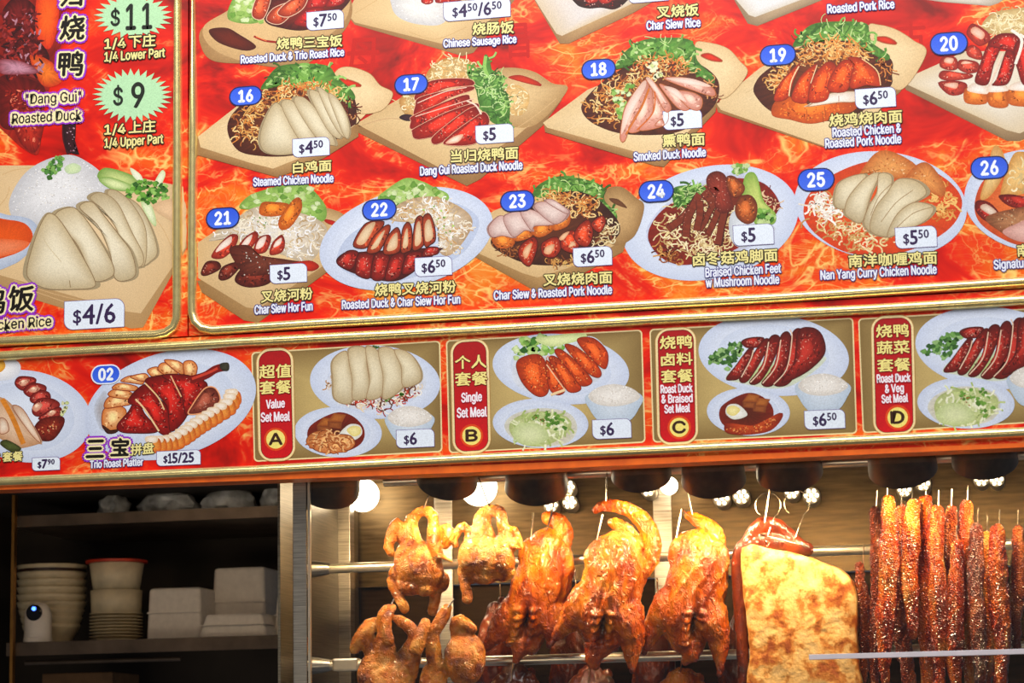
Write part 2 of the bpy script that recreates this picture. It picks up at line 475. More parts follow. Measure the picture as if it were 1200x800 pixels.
def badge(board,cx,cy,w_,h,num,rim=(22,26,84)):
    pr=Print(base=YTXT+.0006); ex=xdir(cx,cy); eu=updir(cx,cy)
    def stad(w2,h2):
        o=[]; r_=h2/2
        for sgn,a0 in ((1,-90),(-1,90)):
            for j in range(11):
                t=R(a0+18*j); u=sgn*(w2/2-r_)+r_*math.cos(t); v=r_*math.sin(t); o.append((cx+ex[0]*u+eu[0]*v,cy+ex[1]*u+eu[1]*v))
        return o
    pr.poly(stad(w_+3,h+3),rim,world=True); pr.poly(stad(w_,h),(40,84,222),(64,108,236),world=True)
    hh=h*.66; tw=hh*1.22
    x0=cx-ex[0]*tw/2-eu[0]*hh/2; y0=cy-ex[1]*tw/2-eu[1]*hh/2
    letters(pr,num,x0,y0,x0+ex[0]*tw,y0+ex[1]*tw,hh,(240,246,255),bold=.85,sans=True)
    return pr.build('number_badge',board)
def cn(board,txt,x0,y0,x1,y1,h,c=(240,228,150),o=(58,46,18),ow=1.5,base=YTXT+.001,bold=.35,name='caption'):
    pr=Print(base=base); letters(pr,txt,x0,y0,x1,y1,h,c,o,ow,bold=bold,cjk=True); return pr.build(name,board)
def en(board,txt,x0,y0,x1,y1,h,c=(232,238,255),o=(58,48,128),ow=1.35,base=YTXT+.0014,bold=.42,name='caption'):
    pr=Print(base=base); letters(pr,txt,x0,y0,x1,y1,h,c,o,ow,bold=bold,sans=True); return pr.build(name,board)

# ---------------------------------------------------------- printed food
WOOD=(236,211,168); WOODE=(200,162,110)
def board_top(pr,q,side=None,hole=None,c=WOOD):
    if side: pr.blob(side,WOODE,(150,108,62),smooth=False,j=.08)
    pr.blob(q,c,(220,190,142),j=.035,g=(.05,.05),smooth=False,rings=3)
    qq=pr.X(q); vw=pr.view; pr.view=(0,0,1); xm=max(t[0] for t in qq)-16
    for _ in range(18):
        x,y=pr.inside(qq); L_=rnd.uniform(6,20)
        if x+L_<xm: pr.line([(x,y),(x+L_*.45,y-L_*.25),(x+L_*.9,y-L_*.52)],rnd.choice([(206,176,130),(234,208,166),(198,166,118)]),.7,world=True)
    pr.view=vw
    if hole: pr.blob(hole[0],hole[1] if len(hole)>1 else (200,40,15),j=.05,rings=2)
def oval(pr,cx,cy,rx,ry,rot=0,cin=(206,218,242),cout=(234,241,254),j=.02,inner=True,n=22):
    def e(k):
        o=[]
        for i in range(n):
            t=6.2832*i/n; a=rx*k*math.cos(t); b_=ry*k*math.sin(t); c,s_=math.cos(R(rot)),math.sin(R(rot))
            o.append((cx+a*c-b_*s_,cy+a*s_+b_*c))
        return o
    pr.blob(e(1),cout,(196,207,233),j=j,rings=9)
    if inner: pr.blob(e(.74),(222,231,248),(200,211,235),j=j,rings=5)
GREEN=[(70,130,40),(120,175,70),(160,205,110),(44,96,30),(196,220,150)]
LETT=[(150,190,90),(190,215,140),(214,232,176),(110,160,60)]
NOOD=[(216,160,84),(232,190,120),(190,120,52),(240,206,140),(168,88,36),(214,130,50)]
PALEN=[(232,214,166),(214,186,130),(244,230,190),(190,156,100)]
DARK=(58,22,12)
CHK=(226,214,184); CHKE=(186,166,128)
RED=(186,34,14); REDE=(104,12,8)
def greens(pr,q,base=(110,160,64)):
    pr.blob(q,base,(64,110,36),j=.3); pr.noodles(q,50,[(52,96,30),(84,140,50),(120,170,76),(150,196,104)],2.6,6,.35); pr.leaf(q,16,[(206,224,160),(176,204,124),(60,110,40),(140,184,90)],2.4)
    pr.noodles(q,26,[(40,80,26),(190,214,140)],.9,6,.4)
def pics(pr,pieces,cin,cout,j=.08,edge=None,g=(0,.12),gl=0,glc=(255,214,190),ew=.8):
    if edge and j<=.07:
        vw=pr.view
        for p in pieces:
            q=pr.X(p); cx=sum(t[0] for t in q)/len(q); cy=sum(t[1] for t in q)/len(q)
            pr.view=(0,0,1); pr.blob([((x-cx)*1.13+cx,(y-cy)*1.02+cy) for x,y in q],tuple(v*.9 for v in cout),tuple(v*.86 for v in cout),j=.03,rings=2); pr.view=vw
    for p in pieces:
        pr.blob(p,cin,cout,j=j,g=g)
        q=pr.X(p); ar=abs(sum(q[i-1][0]*q[i][1]-q[i][0]*q[i-1][1] for i in range(len(q))))/2
        hi=tuple(min(255,v*1.1+8) for v in cin); mid=tuple((a+b_)/2 for a,b_ in zip(cin,cout)); cx=sum(t[0] for t in q)/len(q); cy=sum(t[1] for t in q)/len(q)
        sm=[((x-cx)*.8+cx,(y-cy)*.8+cy) for x,y in q]; vw=pr.view; pr.view=(0,0,1)
        j>.07 and pr.specks(sm,int(ar/13),[hi,mid,mid,tuple(v*.8 for v in cout)],1.5,asp=1.7)
        if j>.07 and ar>30:
            hl=[((x-cx)*.42+cx-1.0,(y-cy)*.5+cy-1.4) for x,y in q]; pr.blob(hl,tuple(min(255,v*1.22+14) for v in cin),tuple(min(255,v*1.06+4) for v in cin),j=.12,rings=3)
        if gl:
            pr.specks(sm,gl*2,[tuple(v*.55+c_*.45 for v,c_ in zip(glc,cin))],.8,asp=2.2); pr.specks(sm,max(1,gl//3),[glc],.6,asp=1.8)
        pr.view=vw
        if edge: pr.line(p,edge,ew,closed=True)
def dish(board,name,label,view,base): return Print(view,base=base)

def wood_noodle(view,base,topq,sideq,handle,hole,green,mound,orange):
    """board with a handle, green leaves and a mound of fried noodles"""
    pr=Print(view,base)
    board_top(pr,topq,sideq)
    if handle: pr.line(handle,(176,138,90),1.2,closed=True); pr.blob(handle,(232,204,158),(216,184,136),j=.03)
    if hole: pr.line(hole,(170,126,78),1.6,closed=True); pr.blob(hole,(222,48,12),(160,26,8),j=.05,rings=2)
    if mound: pr.blob(mound,(110,50,20),(70,24,12),j=.3)
    greens(pr,green)
    if orange:
        pr.noodles(orange,230,NOOD,1.25,6)
    return pr
# --- dish 15 (cut by the top of the frame)
v16=(220,0,4)
pr=Print(v16,.0016)
pr.blob("70,130 200,60 300,-60 700,-60 760,100 560,300 420,315 300,300 120,285 60,210",(204,168,118),(158,118,72),j=.05,smooth=True)
pr.blob("78,120 200,40 300,-60 700,-60 740,90 520,250 320,290 180,262 90,200",(214,178,126),(196,158,108),j=.04)
pr.blob("100,140 180,130 240,160 320,215 280,238 200,222 130,190",(104,28,10),(70,18,8),j=.1,smooth=True)
pr.blob("190,90 230,-30 320,-30 340,100",(170,200,110),(110,150,60),j=.2); pr.leaf("190,100 230,-30 320,-30 345,100",22,LETT,5)
pr.blob("360,95 380,0 540,-30 760,-30 700,70 560,140 430,130",(120,26,14),(60,10,8),j=.3)
pics(pr,["300,60 330,-20 390,-20 360,80 320,90","370,95 400,40 480,10 520,20 440,110","420,60 480,0 560,-20 540,40 470,80"],(214,80,40),(120,26,12),edge=(232,190,160),gl=3)
pics(pr,["560,40 580,-20 660,-20 640,30","650,30 680,-20 740,-20 720,20","500,110 560,40 640,40 600,120"],(190,24,20),(120,10,12),gl=5)
pr.line("310,170 360,190 430,200 480,215",(150,24,12),2.4); pr.line("320,172 370,192",(240,120,60),.8)
pr.build('dish_picture',main_board,'printed picture of roasted duck and trio roast rice on a wooden board')
price(main_board,381,23.5,43,21,'$7^50')
cn(main_board,'烧鸭三宝饭',324.5,58,401,54,13.5)
en(main_board,'Roasted Duck & Trio Roast Rice',282.5,74.3,403,65.3,9)
# --- sausage rice
v17=(400,0,3.81)
pr=Print(v17,.0008)
pr.blob("20,60 60,110 540,250 590,235 820,-60 100,-60",(188,148,98),(150,112,70),smooth=False,j=.06)
pr.blob("24,60 90,-60 800,-60 560,200 530,215 60,100",(226,196,146),(204,170,120),smooth=False,j=.03)
pr.line("300,140 420,175 560,120",(200,164,112),.8); pr.line("60,60 160,0",(200,164,112),.8)
pr.blob("225,30 240,-40 460,-40 480,60 440,110 340,108 260,80",(226,224,222),(196,194,196),j=.08); pr.specks("230,20 250,-30 450,-30 470,90 400,105 280,85",70,[(244,244,246),(200,198,200),(232,226,218)],1.0)
pics(pr,["355,0 400,-30 410,10 375,20","420,10 440,-30 560,-30 540,0 470,12"],(196,30,16),(120,10,10),gl=4)
pr.build('dish_picture',main_board,'printed picture of Chinese sausage rice on a wooden board')
price(main_board,559,11,78,22,'$4^50/6^50')
cn(main_board,'烧肠饭',554,41,602,38.5,14)
en(main_board,'Chinese Sausage Rice',520,55.5,605,50,9)
# --- char siew rice, pork rice and neighbours at the very top
v18=(610,0,3.81)
pr=Print(v18,.0016)
pr.blob("50,-20 175,195 215,195 500,60 640,-20",(186,150,104),(150,112,72),smooth=False,j=.05)
pr.blob("40,-40 160,150 185,160 480,25 640,-60",(216,208,206),(206,186,158),smooth=False,j=.03)
pr.blob("240,-30 250,20 300,38 360,35 420,42 470,10 480,-30",(70,14,10),(40,8,8),j=.35); pr.specks("250,-20 260,25 450,30 460,-20",40,[(160,30,20),(30,6,8),(236,180,170)],1.2)
pics(pr,["280,-20 300,12 340,8 350,-20","350,-20 360,14 400,10 420,-20"],(206,40,18),(130,14,10),gl=4)
pr.build('dish_picture',main_board,'printed picture of char siew rice on a pale square board')
price(main_board,760,-8,46,20,'$4^50')
cn(main_board,'叉烧饭',770,21.3,818.6,18,14)
en(main_board,'Char Siew Rice',758,35,820.7,31,10)
v19=(830,0,4)
pr=Print(v19,.0008)
pr.blob("110,-20 185,110 230,122 560,-10 600,-40",(176,150,118),(140,116,88),smooth=False,j=.05)
pr.blob("105,-30 190,70 220,80 540,-40",(222,220,222),(206,196,182),smooth=False,j=.03)
pr.build('dish_picture',main_board,'printed corner of a pale board with roasted pork rice')
en(main_board,'Roasted Pork Rice',970,15.5,1048,9.5,10)
pr=Print((1040,0,4),.0008)
pr.blob("120,-10 260,10 480,28 520,15 600,-40",(206,196,184),(168,154,136),smooth=False,j=.05)
pr.build('dish_picture',main_board,'printed corner of a pale board at the top right')
# --- dish 16
pr=wood_noodle(v16,.0024,"48,640 240,490 520,330 760,400 930,440 790,580 650,690 400,790 300,765 60,690","20,660 60,630 400,740 640,690 800,560 800,640 640,740 480,810 420,830 20,720",
 "700,330 760,315 850,345 900,400 960,440 900,520 760,520 680,400","700,378 730,368 800,390 810,406 740,400",
 "345,420 370,370 430,310 560,298 660,310 700,360 775,430 770,470 620,440 440,400","185,600 230,510 360,420 560,370 760,430 792,560 760,600 640,690 480,730 330,730 230,700","215,560 360,420 580,375 700,410 740,470 560,440 420,500 350,600 340,690 240,650")
pr.specks("340,470 460,380 620,380 600,420 430,440",40,[(226,100,36),(240,140,60)],1.8)
pr.noodles("730,470 770,450 790,540 770,590",20,[(110,40,20),(214,150,90),(60,20,12)],1.2,5)
pics(pr,["340,670 350,590 400,490 440,500 500,600 520,700 450,725 370,715","440,495 480,468 530,520 590,610 590,690 520,650","500,480 540,455 610,520 660,600 690,680 600,640","570,440 610,430 680,510 720,600 710,650 650,600","610,412 660,440 720,520 757,610 740,645 700,610 650,520","660,450 700,460 745,540 760,620 735,640"],CHK,CHKE,edge=(140,116,84),ew=.6,j=.03,g=(.06,-.06))
pr.build('dish_picture',main_board,'printed picture of sliced white chicken on noodles on a wooden board')
badge(main_board,287.8,112.3,36,20,'16'); price(main_board,364.5,172.3,43,21,'$4^50')
cn(main_board,'白鸡面',343.5,203,388,200,13); en(main_board,'Steamed Chicken Noodle',297,218,390.5,213.2,9.6)
# --- dish 17
pr=Print(v17,.0016)
pr.blob("70,560 72,590 560,830 620,800 900,560 985,445 940,430 520,700",(184,142,92),(146,106,62),smooth=False,j=.06)
pr.blob("66,552 260,440 400,330 700,330 900,370 985,430 780,610 520,770 470,765",(228,200,150),(206,172,122),smooth=False,j=.03)
pr.blob("680,320 760,302 860,320 940,370 1010,400 860,560 700,540 620,420",(214,182,132),(176,138,88),j=.04)
pr.blob("745,345 800,335 880,365 890,385 800,365",(206,44,14),(150,30,10),rings=2)
pr.line("90,560 200,530 300,535",(190,150,110),.7); pr.line("740,600 860,520 960,440",(206,170,120),.8); pr.line("720,640 840,560",(206,170,120),.7)
pr.blob("380,330 430,275 500,255 580,275 620,330 520,360 400,370",(216,172,106),(176,126,62),j=.15); pr.noodles("375,340 430,275 520,255 620,300 610,350 400,370",110,PALEN,1.3,6)
pr.blob("260,470 270,430 330,420 340,520 300,525",(214,168,104),(170,120,60)); pr.noodles("262,470 280,425 335,425 335,515",28,PALEN,1.3,5)
pr.blob("735,400 790,380 840,430 810,510 750,500",(226,190,130),(206,164,100),j=.15); pr.noodles("740,410 790,385 835,440 800,505 750,500",35,PALEN,1.2,5)
pr.blob("258,525 280,510 320,515 330,535 290,540",(60,30,40),(40,20,30))
greens(pr,"560,320 620,310 640,245 660,260 680,330 730,340 720,400 750,450 745,545 680,550 620,480 600,400",(90,145,60))
pr.line("645,250 640,300 655,340",(140,190,90),4); pr.noodles("600,330 720,340 740,480 660,460",50,[(160,200,110),(60,110,40),(190,220,150)],1.2,5)
pics(pr,["330,420 400,360 560,350 590,380 470,395 345,450","330,470 360,430 560,385 590,400 480,440 335,520","310,540 330,510 540,425 575,440 560,470 330,575","315,590 330,570 470,500 600,460 600,500 470,590 340,622","400,625 440,580 560,490 610,480 600,540 440,640","460,645 490,600 600,520 640,500 660,550 600,640"],(196,34,16),(118,12,8),gl=9,edge=(232,170,140),ew=.55,j=.15)
pr.line("340,460 460,410 560,390",(244,200,180),1.0); pr.line("330,520 460,480 590,440",(240,190,170),1.0)
pr.line("560,450 600,470 625,510",(244,214,196),1.8); pr.blob("465,640 500,610 545,600 520,635",(244,220,200),(220,150,120))
pr.build('dish_picture',main_board,'printed picture of red roasted duck slices with greens on a wooden board')
badge(main_board,481.8,98.7,37,21,'17'); price(main_board,579.5,156.8,44,21,'$5',.5)
cn(main_board,'当归烧鸭面',528.6,190.5,607,186,14.5); en(main_board,'Dang Gui Roasted Duck Noodle',492.6,205.5,612,198,10)
# --- dish 18
pr=wood_noodle(v18,.0024,"100,548 300,400 560,300 800,260 960,330 880,450 700,640 640,690 560,690 120,570","102,545 110,590 600,740 640,745 870,500 880,450 640,680 560,690",
 "780,200 830,190 920,215 975,270 1010,330 900,440 800,330","805,248 840,238 890,262 900,275 850,270",
 "430,310 450,250 520,190 600,170 740,172 780,210 790,270 860,340 850,370 700,260 560,250","275,500 290,440 400,340 580,250 760,270 870,340 885,420 840,500 700,590 480,600 340,560","300,470 400,350 580,250 740,270 800,330 620,340 520,370 450,460 440,550 340,540")
pr.specks("480,300 600,245 740,270 720,320 560,310",60,[(226,110,40),(206,90,30),(240,160,90)],1.8)
pr.noodles("800,320 870,350 885,420 850,460",24,[(120,50,24),(214,150,90),(70,26,14)],1.2,5)
pr.leaf("410,400 500,370 500,440 450,530 430,500",26,LETT,4); pr.leaf("570,290 600,280 630,330 600,350",12,[(214,226,150),(240,240,200)],4)
pics(pr,["445,620 450,560 470,470 550,360 575,390 560,450 500,540 465,630","480,580 540,470 575,390 595,420 590,520 530,585","530,580 590,500 590,400 620,420 660,500 640,560","560,350 600,370 670,470 660,500 640,490 600,420","620,380 660,390 740,450 750,490 700,480","640,350 720,345 820,370 865,400 860,430 760,400","690,410 760,410 810,440 800,490 750,480","600,560 630,530 640,560"],(222,166,150),(196,120,100),edge=(176,96,44),ew=.8,g=(-.1,.05),j=.08)
pr.line("470,600 540,480 575,395",(206,110,30),1.8); pr.line("600,400 592,500 520,580",(206,100,30),1.6)
pics(pr,["450,600 470,480 545,365 560,385 500,500","560,350 590,360 650,460 610,420","640,385 700,400 740,455 690,430","650,350 760,350 850,385 760,380"],(236,214,202),(222,180,164),j=.04)
pr.build('dish_picture',main_board,'printed picture of fanned smoked duck slices on noodles on a wooden board')
badge(main_board,701.5,81,38,21,'18'); price(main_board,799.7,140,45,21.5,'$5',.5)
cn(main_board,'熏鸭面',777,172.3,825.7,169.8,14.5); en(main_board,'Smoked Duck Noodle',743,188.6,827,183,10)
# --- dish 19
pr=wood_noodle(v19,.0016,"38,485 240,320 480,180 760,140 1010,250 880,420 700,640 560,690 60,515","36,490 45,525 540,690 600,700 900,430 1000,270 880,390 620,640 540,650",
 "750,130 800,118 880,140 960,190 1020,250 900,420 780,300","778,178 830,172 875,192 880,208 820,200",
 "400,220 430,160 500,110 640,100 740,110 755,150 770,200 850,260 820,280 680,200 520,190","222,450 225,380 300,310 500,190 700,200 850,270 862,350 840,420 640,560 340,540","300,330 480,200 700,200 760,270 620,280 420,310 330,400 270,420")
pr.noodles("480,220 560,170 680,200 740,250 560,270",60,[(230,150,70),(214,120,44),(240,186,110)],1.3,5)
pr.noodles("800,270 850,270 862,350 820,380",22,[(120,50,24),(214,130,60)],1.2,5)
pics(pr,["300,540 310,480 370,450 480,490 640,470 690,470 680,520 500,578 380,560"],(222,100,22),(176,66,14),j=.12); pr.specks("310,540 320,490 480,500 680,480 670,520 480,570",60,[(240,140,50),(190,70,20)],1.3)
pics(pr,["560,440 700,430 690,475 610,480 470,500 480,490"],(240,232,226),(220,196,170),edge=(160,120,90),j=.03)
for q in ("545,500 550,540","612,450 612,475","535,520 540,575","460,510 465,560"): pr.line(q,(140,60,20),.7)
pics(pr,["310,470 330,400 380,340 430,300 400,380 370,460","395,470 400,420 440,350 510,300 480,390 460,480","480,480 470,440 500,350 560,290 600,320 570,430 550,470","560,420 590,330 640,280 690,300 670,380 640,430","665,410 680,300 650,270 720,275 790,340 808,400 740,400"],(226,74,14),(160,36,8),gl=9,glc=(255,200,120),j=.15,edge=(130,40,14),ew=.7)
pr.line("425,310 390,380 378,450",(240,206,160),1.4); pr.line("510,305 480,390",(244,206,160),1.0); pr.line("720,275 790,330 808,400",(240,196,140),1.2)
pr.build('dish_picture',main_board,'printed picture of glazed chicken and crisp pork on noodles on a wooden board')
badge(main_board,911.5,64.5,40,22,'19'); price(main_board,1026,114.7,47,22.5,'$6^50')
cn(main_board,'烧鸡烧肉面',972.5,148.5,1057,143.3,15); en(main_board,'Roasted Chicken &',976,160.5,1056,155,10.5); en(main_board,'Roasted Pork Noodle',967.5,173.3,1056,167.5,10.5)
# --- dish 20
v20=(1040,0,4)
pr=Print(v20,.0008)
pr.blob("76,385 85,420 560,660 620,660 760,600 760,500 500,580",(176,146,108),(136,108,76),smooth=False,j=.06)
pr.blob("80,370 260,290 360,240 760,240 760,560 620,625 560,610 90,395",(230,222,208),(214,194,162),smooth=False,j=.03)
pr.blob("440,130 480,70 560,45 700,40 700,150 500,160",(220,196,140),(184,152,96),j=.12); pr.noodles("445,130 480,70 600,45 690,60 690,140 500,150",90,PALEN,1.4,6)
pics(pr,["370,150 400,110 470,150 480,190 430,215 385,180","370,230 400,210 440,240 440,280 380,265","245,310 260,265 320,270 330,320 290,330","330,320 340,280 420,290 430,330 380,345","240,360 260,330 340,340 400,350 380,370 280,378","240,400 250,380 340,380 375,400 350,440 290,445"],(196,60,40),(130,20,16),j=.15,gl=3)
pics(pr,["390,150 410,125 455,155 440,185","265,290 275,270 310,275 300,298","345,300 360,285 400,295","265,400 290,388 330,390 320,415"],(236,196,176),(220,150,120),j=.05)
pics(pr,["365,480 370,410 460,425 462,485","480,495 472,430 540,400 565,420 562,500","575,490 560,420 620,400 700,410 700,490"],(224,118,36),(180,80,20),j=.15); pics(pr,["375,425 400,390 460,400 468,440","472,430 480,390 540,395 565,425","570,420 590,390 640,380 700,390 700,425"],(242,232,226),(224,200,180),j=.03)
pics(pr,["410,385 430,310 470,210 520,170 540,200 500,300 470,395","490,400 510,370 560,230 600,250 590,330 560,395","470,210 520,160 600,160 640,200 640,250 540,230","590,240 620,180 720,150 720,400 640,400 610,330"],(186,26,14),(100,8,8),gl=12,j=.2)
pr.line("540,250 500,350 480,400",(240,210,190),2); pr.line("580,140 630,190 600,300",(244,232,220),3.5); pr.line("620,160 660,200 680,330",(244,232,220),3)
pr.build('dish_picture',main_board,'printed picture of char siew and pork cubes beside noodles on a pale board')
badge(main_board,1112,51,42,24,'20')
# --- dish 21
v21=(220,180,3.636)
pr=Print(v21,.0016)
pr.blob("40,540 60,590 240,710 300,720 640,470 640,400 500,520",(190,152,100),(150,112,66),smooth=False,j=.06)
pr.blob("42,380 160,300 560,260 760,340 560,490 300,660 250,655 45,530",(224,194,146),(206,172,124),smooth=False,j=.03)
pr.blob("560,240 640,245 700,290 760,330 640,430 560,360",(210,178,128),(170,132,84),j=.04)
pr.blob("580,280 620,285 665,312 600,300",(196,30,12),(150,20,10),rings=2)
pr.blob("220,230 260,180 340,150 420,130 480,110 540,160 590,230 570,290 440,260 300,240",(160,196,100),(120,160,66),j=.15); pr.leaf("225,230 270,180 400,140 520,140 580,240 500,270",55,LETT,5)
pr.blob("90,370 200,280 300,225 440,240 570,290 590,350 520,460 400,430 200,360",(226,218,206),(190,172,146),j=.15)
pr.noodles("100,365 240,260 440,240 570,300 585,360 520,455 410,420 220,340",190,[(240,240,244),(222,216,210),(206,180,140),(236,226,206),(180,150,110)],1.4,6)
pr.specks("220,280 360,260 340,330",14,[(110,150,60)],1.5)
pics(pr,["305,255 315,210 360,205 430,215 420,255 350,268","385,300 400,260 450,195 480,190 485,240 440,310 400,325"],(222,116,26),(170,72,12),j=.18,gl=4,glc=(250,190,100))
pics(pr,["55,510 80,460 130,460 140,490 80,520","130,520 150,480 210,460 225,480 180,530 140,540","200,540 240,480 330,460 380,480 350,550 260,570"],(120,36,20),(60,14,10),j=.25,gl=3)
pics(pr,["100,440 130,390 180,345 215,350 200,400 150,445","210,410 240,360 290,330 300,360 260,410","280,420 300,360 345,345 355,370 330,420","350,430 360,380 400,345 415,380 400,420"],(200,60,36),(120,24,16),j=.2,gl=2); pics(pr,["120,420 140,385 185,352 180,385","225,400 245,365 275,345 260,385","290,405 305,365 335,352 320,395","365,400 375,375 400,358 395,385"],(240,226,216),(226,190,176),j=.04)
pr.blob("180,400 260,390 300,430 420,450 520,470 400,500 260,520 200,460",(110,50,34),(80,24,14),j=.3); pr.specks("200,410 420,440 350,540 220,520",50,[(200,190,180),(60,16,12),(150,60,40)],1.3)
pr.blob("440,470 520,455 560,480 520,500",(200,40,16),(150,24,10))
pr.build('dish_picture',main_board,'printed picture of char siew hor fun with lettuce on a wooden board')
badge(main_board,261,255.5,37,22,'21'); price(main_board,338,320.3,43,21.5,'$5',.5)
cn(main_board,'叉烧河粉',306,354.5,366,350.5,14); en(main_board,'Char Siew Hor Fun',298.5,368,366,363.3,10)
# --- dish 22
v22=(370,190,4)
pr=Print(v22,.0024)
oval(pr,424,358,415,228,-14,inner=False)
pr.blob("100,470 150,350 300,260 480,190 650,190 760,260 740,360 640,460 380,560 200,540",(200,212,236),(184,196,224),j=.03)
pr.blob("290,170 330,130 420,75 500,90 560,120 620,150 600,190 400,250 330,220",(176,206,120),(130,170,76),j=.15); pr.leaf("300,170 400,100 500,100 610,150 480,200 360,220",55,LETT,5)
pr.blob("350,270 400,190 540,160 660,200 730,260 720,330 640,430 580,420 560,300",(220,206,186),(180,150,116),j=.2)
pr.noodles("360,270 420,190 560,165 700,230 725,300 640,430 585,410 560,290",200,[(244,244,246),(226,220,212),(206,176,130),(196,150,96),(236,226,206)],1.3,6)
pr.specks("480,190 600,210 660,300 640,400",18,[(120,160,60),(160,200,90)],1.8)
pr.blob("95,460 140,420 200,420 570,400 560,430 400,550 260,545 130,500",(110,26,20),(60,10,10),j=.3)
pics(pr,["100,465 150,415 200,425 170,500 120,490","185,500 200,430 270,430 255,540 195,530","260,540 280,430 345,440 320,545","325,545 355,440 415,430 400,520 370,550","405,520 430,430 500,425 460,510","500,440 520,400 575,400 570,430"],(168,32,22),(86,12,10),j=.22,gl=6,edge=(70,10,8),ew=.8)
pics(pr,["175,385 230,290 300,275 320,290 260,380 220,405","240,420 270,350 330,295 350,310 310,400 280,425","320,430 330,360 380,305 400,350 390,420","400,420 405,320 430,280 450,310 450,400 430,420","455,410 465,280 490,250 510,280 510,380","510,390 500,270 530,240 555,290 562,360 540,385"],(206,80,40),(120,36,18),j=.2,edge=(60,16,8),ew=.9)
pics(pr,["190,375 235,300 280,285 230,380","258,405 300,340 325,320 290,395","335,415 345,370 380,330 380,400","408,400 415,340 430,310 432,390","465,390 470,300 488,280 495,370","515,370 512,290 535,270 550,350"],(226,200,164),(206,160,120),j=.06)
pr.build('dish_picture',main_board,'printed picture of roasted duck and char siew hor fun on an oval white plate')
badge(main_board,444.5,245.6,38,22,'22'); price(main_board,508,312,43,21.5,'$6^50')
cn(main_board,'烧鸭叉烧河粉',439.5,347,534,342.5,14.3); en(main_board,'Roasted Duck & Char Siew Hor Fun',401,362,539,355.3,10)
# --- dish 23
v23=(530,190,4)
pr=Print(v23,.0016)
pr.blob("8,350 12,390 400,610 470,600 800,420 830,330 560,480",(196,156,102),(150,112,64),smooth=False,j=.06)
pr.blob("5,345 120,270 200,225 400,150 740,160 850,260 800,370 560,490 400,540 330,520 30,385",(226,196,146),(208,174,124),smooth=False,j=.03)
pr.blob("720,130 790,115 860,165 900,210 850,350 740,380 700,200",(196,158,106),(150,112,66),j=.05)
pr.blob("735,170 780,175 820,215 760,195",(110,66,34),(90,50,24),rings=2)
greens(pr,"380,170 390,120 450,80 520,65 640,85 710,120 715,180 770,240 760,275 680,230 640,150 480,140")
pr.blob("180,370 260,290 480,150 640,150 760,250 785,330 720,390 600,470 380,480 240,430",(90,40,18),(56,20,10),j=.3)
pr.noodles("400,170 480,140 640,150 700,220 680,260 520,230",130,NOOD,1.3,6); pr.noodles("640,370 700,300 770,270 780,340 740,390 660,390",60,PALEN+[(120,60,30)],1.2,5); pr.noodles("430,470 560,440 600,470 480,485",40,[(200,140,70),(120,60,24),(226,180,100)],1.2,5); pr.noodles("200,380 300,400 330,450 240,420",40,[(90,40,20),(160,90,40)],1.2,5)
pics(pr,["185,350 240,335 285,350 290,385 240,405 200,390","280,335 340,305 375,320 370,350 300,370","375,320 400,290 465,285 470,320 420,350 385,345","470,290 540,235 555,260 540,300 480,320"],(222,120,36),(170,74,18),j=.22,gl=3,glc=(250,200,110))
pics(pr,["172,300 235,250 290,340 285,355 235,345 185,350","240,270 265,240 320,235 375,320 340,320 285,350","320,235 380,225 470,280 460,295 385,300 370,320","385,210 440,185 540,235 480,290","440,185 470,175 545,225 530,240"],(226,204,198),(190,150,144),j=.06,edge=(140,90,80),ew=.7,g=(.05,-.1))
pics(pr,["310,440 320,390 380,350 400,390 370,480 340,480","415,400 430,370 490,350 510,400 480,445 430,440","510,400 520,340 570,320 600,370 570,425","570,350 590,300 640,270 660,330 640,390 600,390","650,290 700,250 720,280 690,330"],(206,60,22),(120,20,10),j=.25,gl=10,edge=(70,14,8),ew=.8)
pics(pr,["330,430 345,395 375,380 350,450","430,425 440,395 480,385 460,430","500,360 520,335 550,325 520,365","545,400 560,370 580,385"],(232,190,150),(210,140,100),j=.05)
pr.build('dish_picture',main_board,'printed picture of char siew and roasted pork noodle on a wooden board')
badge(main_board,606.3,235.5,38,22,'23'); price(main_board,694.5,300.5,45,21.5,'$6^50')
cn(main_board,'叉烧烧肉面',637,335,717,331.7,14.3); en(main_board,'Char Siew & Roasted Pork Noodle',579,351,717,344,10)
# --- dish 24
v24=(720,170,4)
pr=Print(v24,.0008)
oval(pr,450,363,418,262,-13,inner=False)
pr.blob("150,440 180,340 300,230 500,130 660,150 770,250 765,330 640,480 380,560 240,550",(150,30,16),(196,206,232),j=.1,rings=5)
pr.blob("158,440 200,330 320,240 500,160 680,170 765,250 760,320 620,460 380,556 240,540",(110,40,20),(130,24,12),j=.3)
pr.noodles("190,380 240,300 400,220 560,260 600,400 560,480 380,540 260,480",260,PALEN+[(236,220,160)],1.3,7)
pr.noodles("165,470 260,480 330,545 240,540",40,[(150,80,30),(90,30,14),(206,150,80)],1.4,6); pr.noodles("700,200 760,250 765,310 720,290",24,[(226,190,150),(110,30,24)],1.2,5)
pr.blob("560,310 700,360 750,400 600,480 540,420",(220,226,236),(190,196,206),j=.05)
greens(pr,"280,200 400,190 430,210 380,250 290,290")
pr.blob("600,240 610,150 640,125 670,150 700,260 755,320 745,370 660,370 640,260",(190,205,110),(120,160,60),j=.1); pr.leaf("680,300 750,320 740,370 670,360",24,GREEN,4.5); pr.leaf("550,90 630,95 600,140 560,130",20,[(120,170,70),(200,220,160)],4)
BR=(120,44,24);BE=(66,20,12)
pr.line("480,150 500,230 520,300 505,360 490,470",BE,9); pr.line("480,150 498,230 515,300 500,380 485,465",BR,7.5)
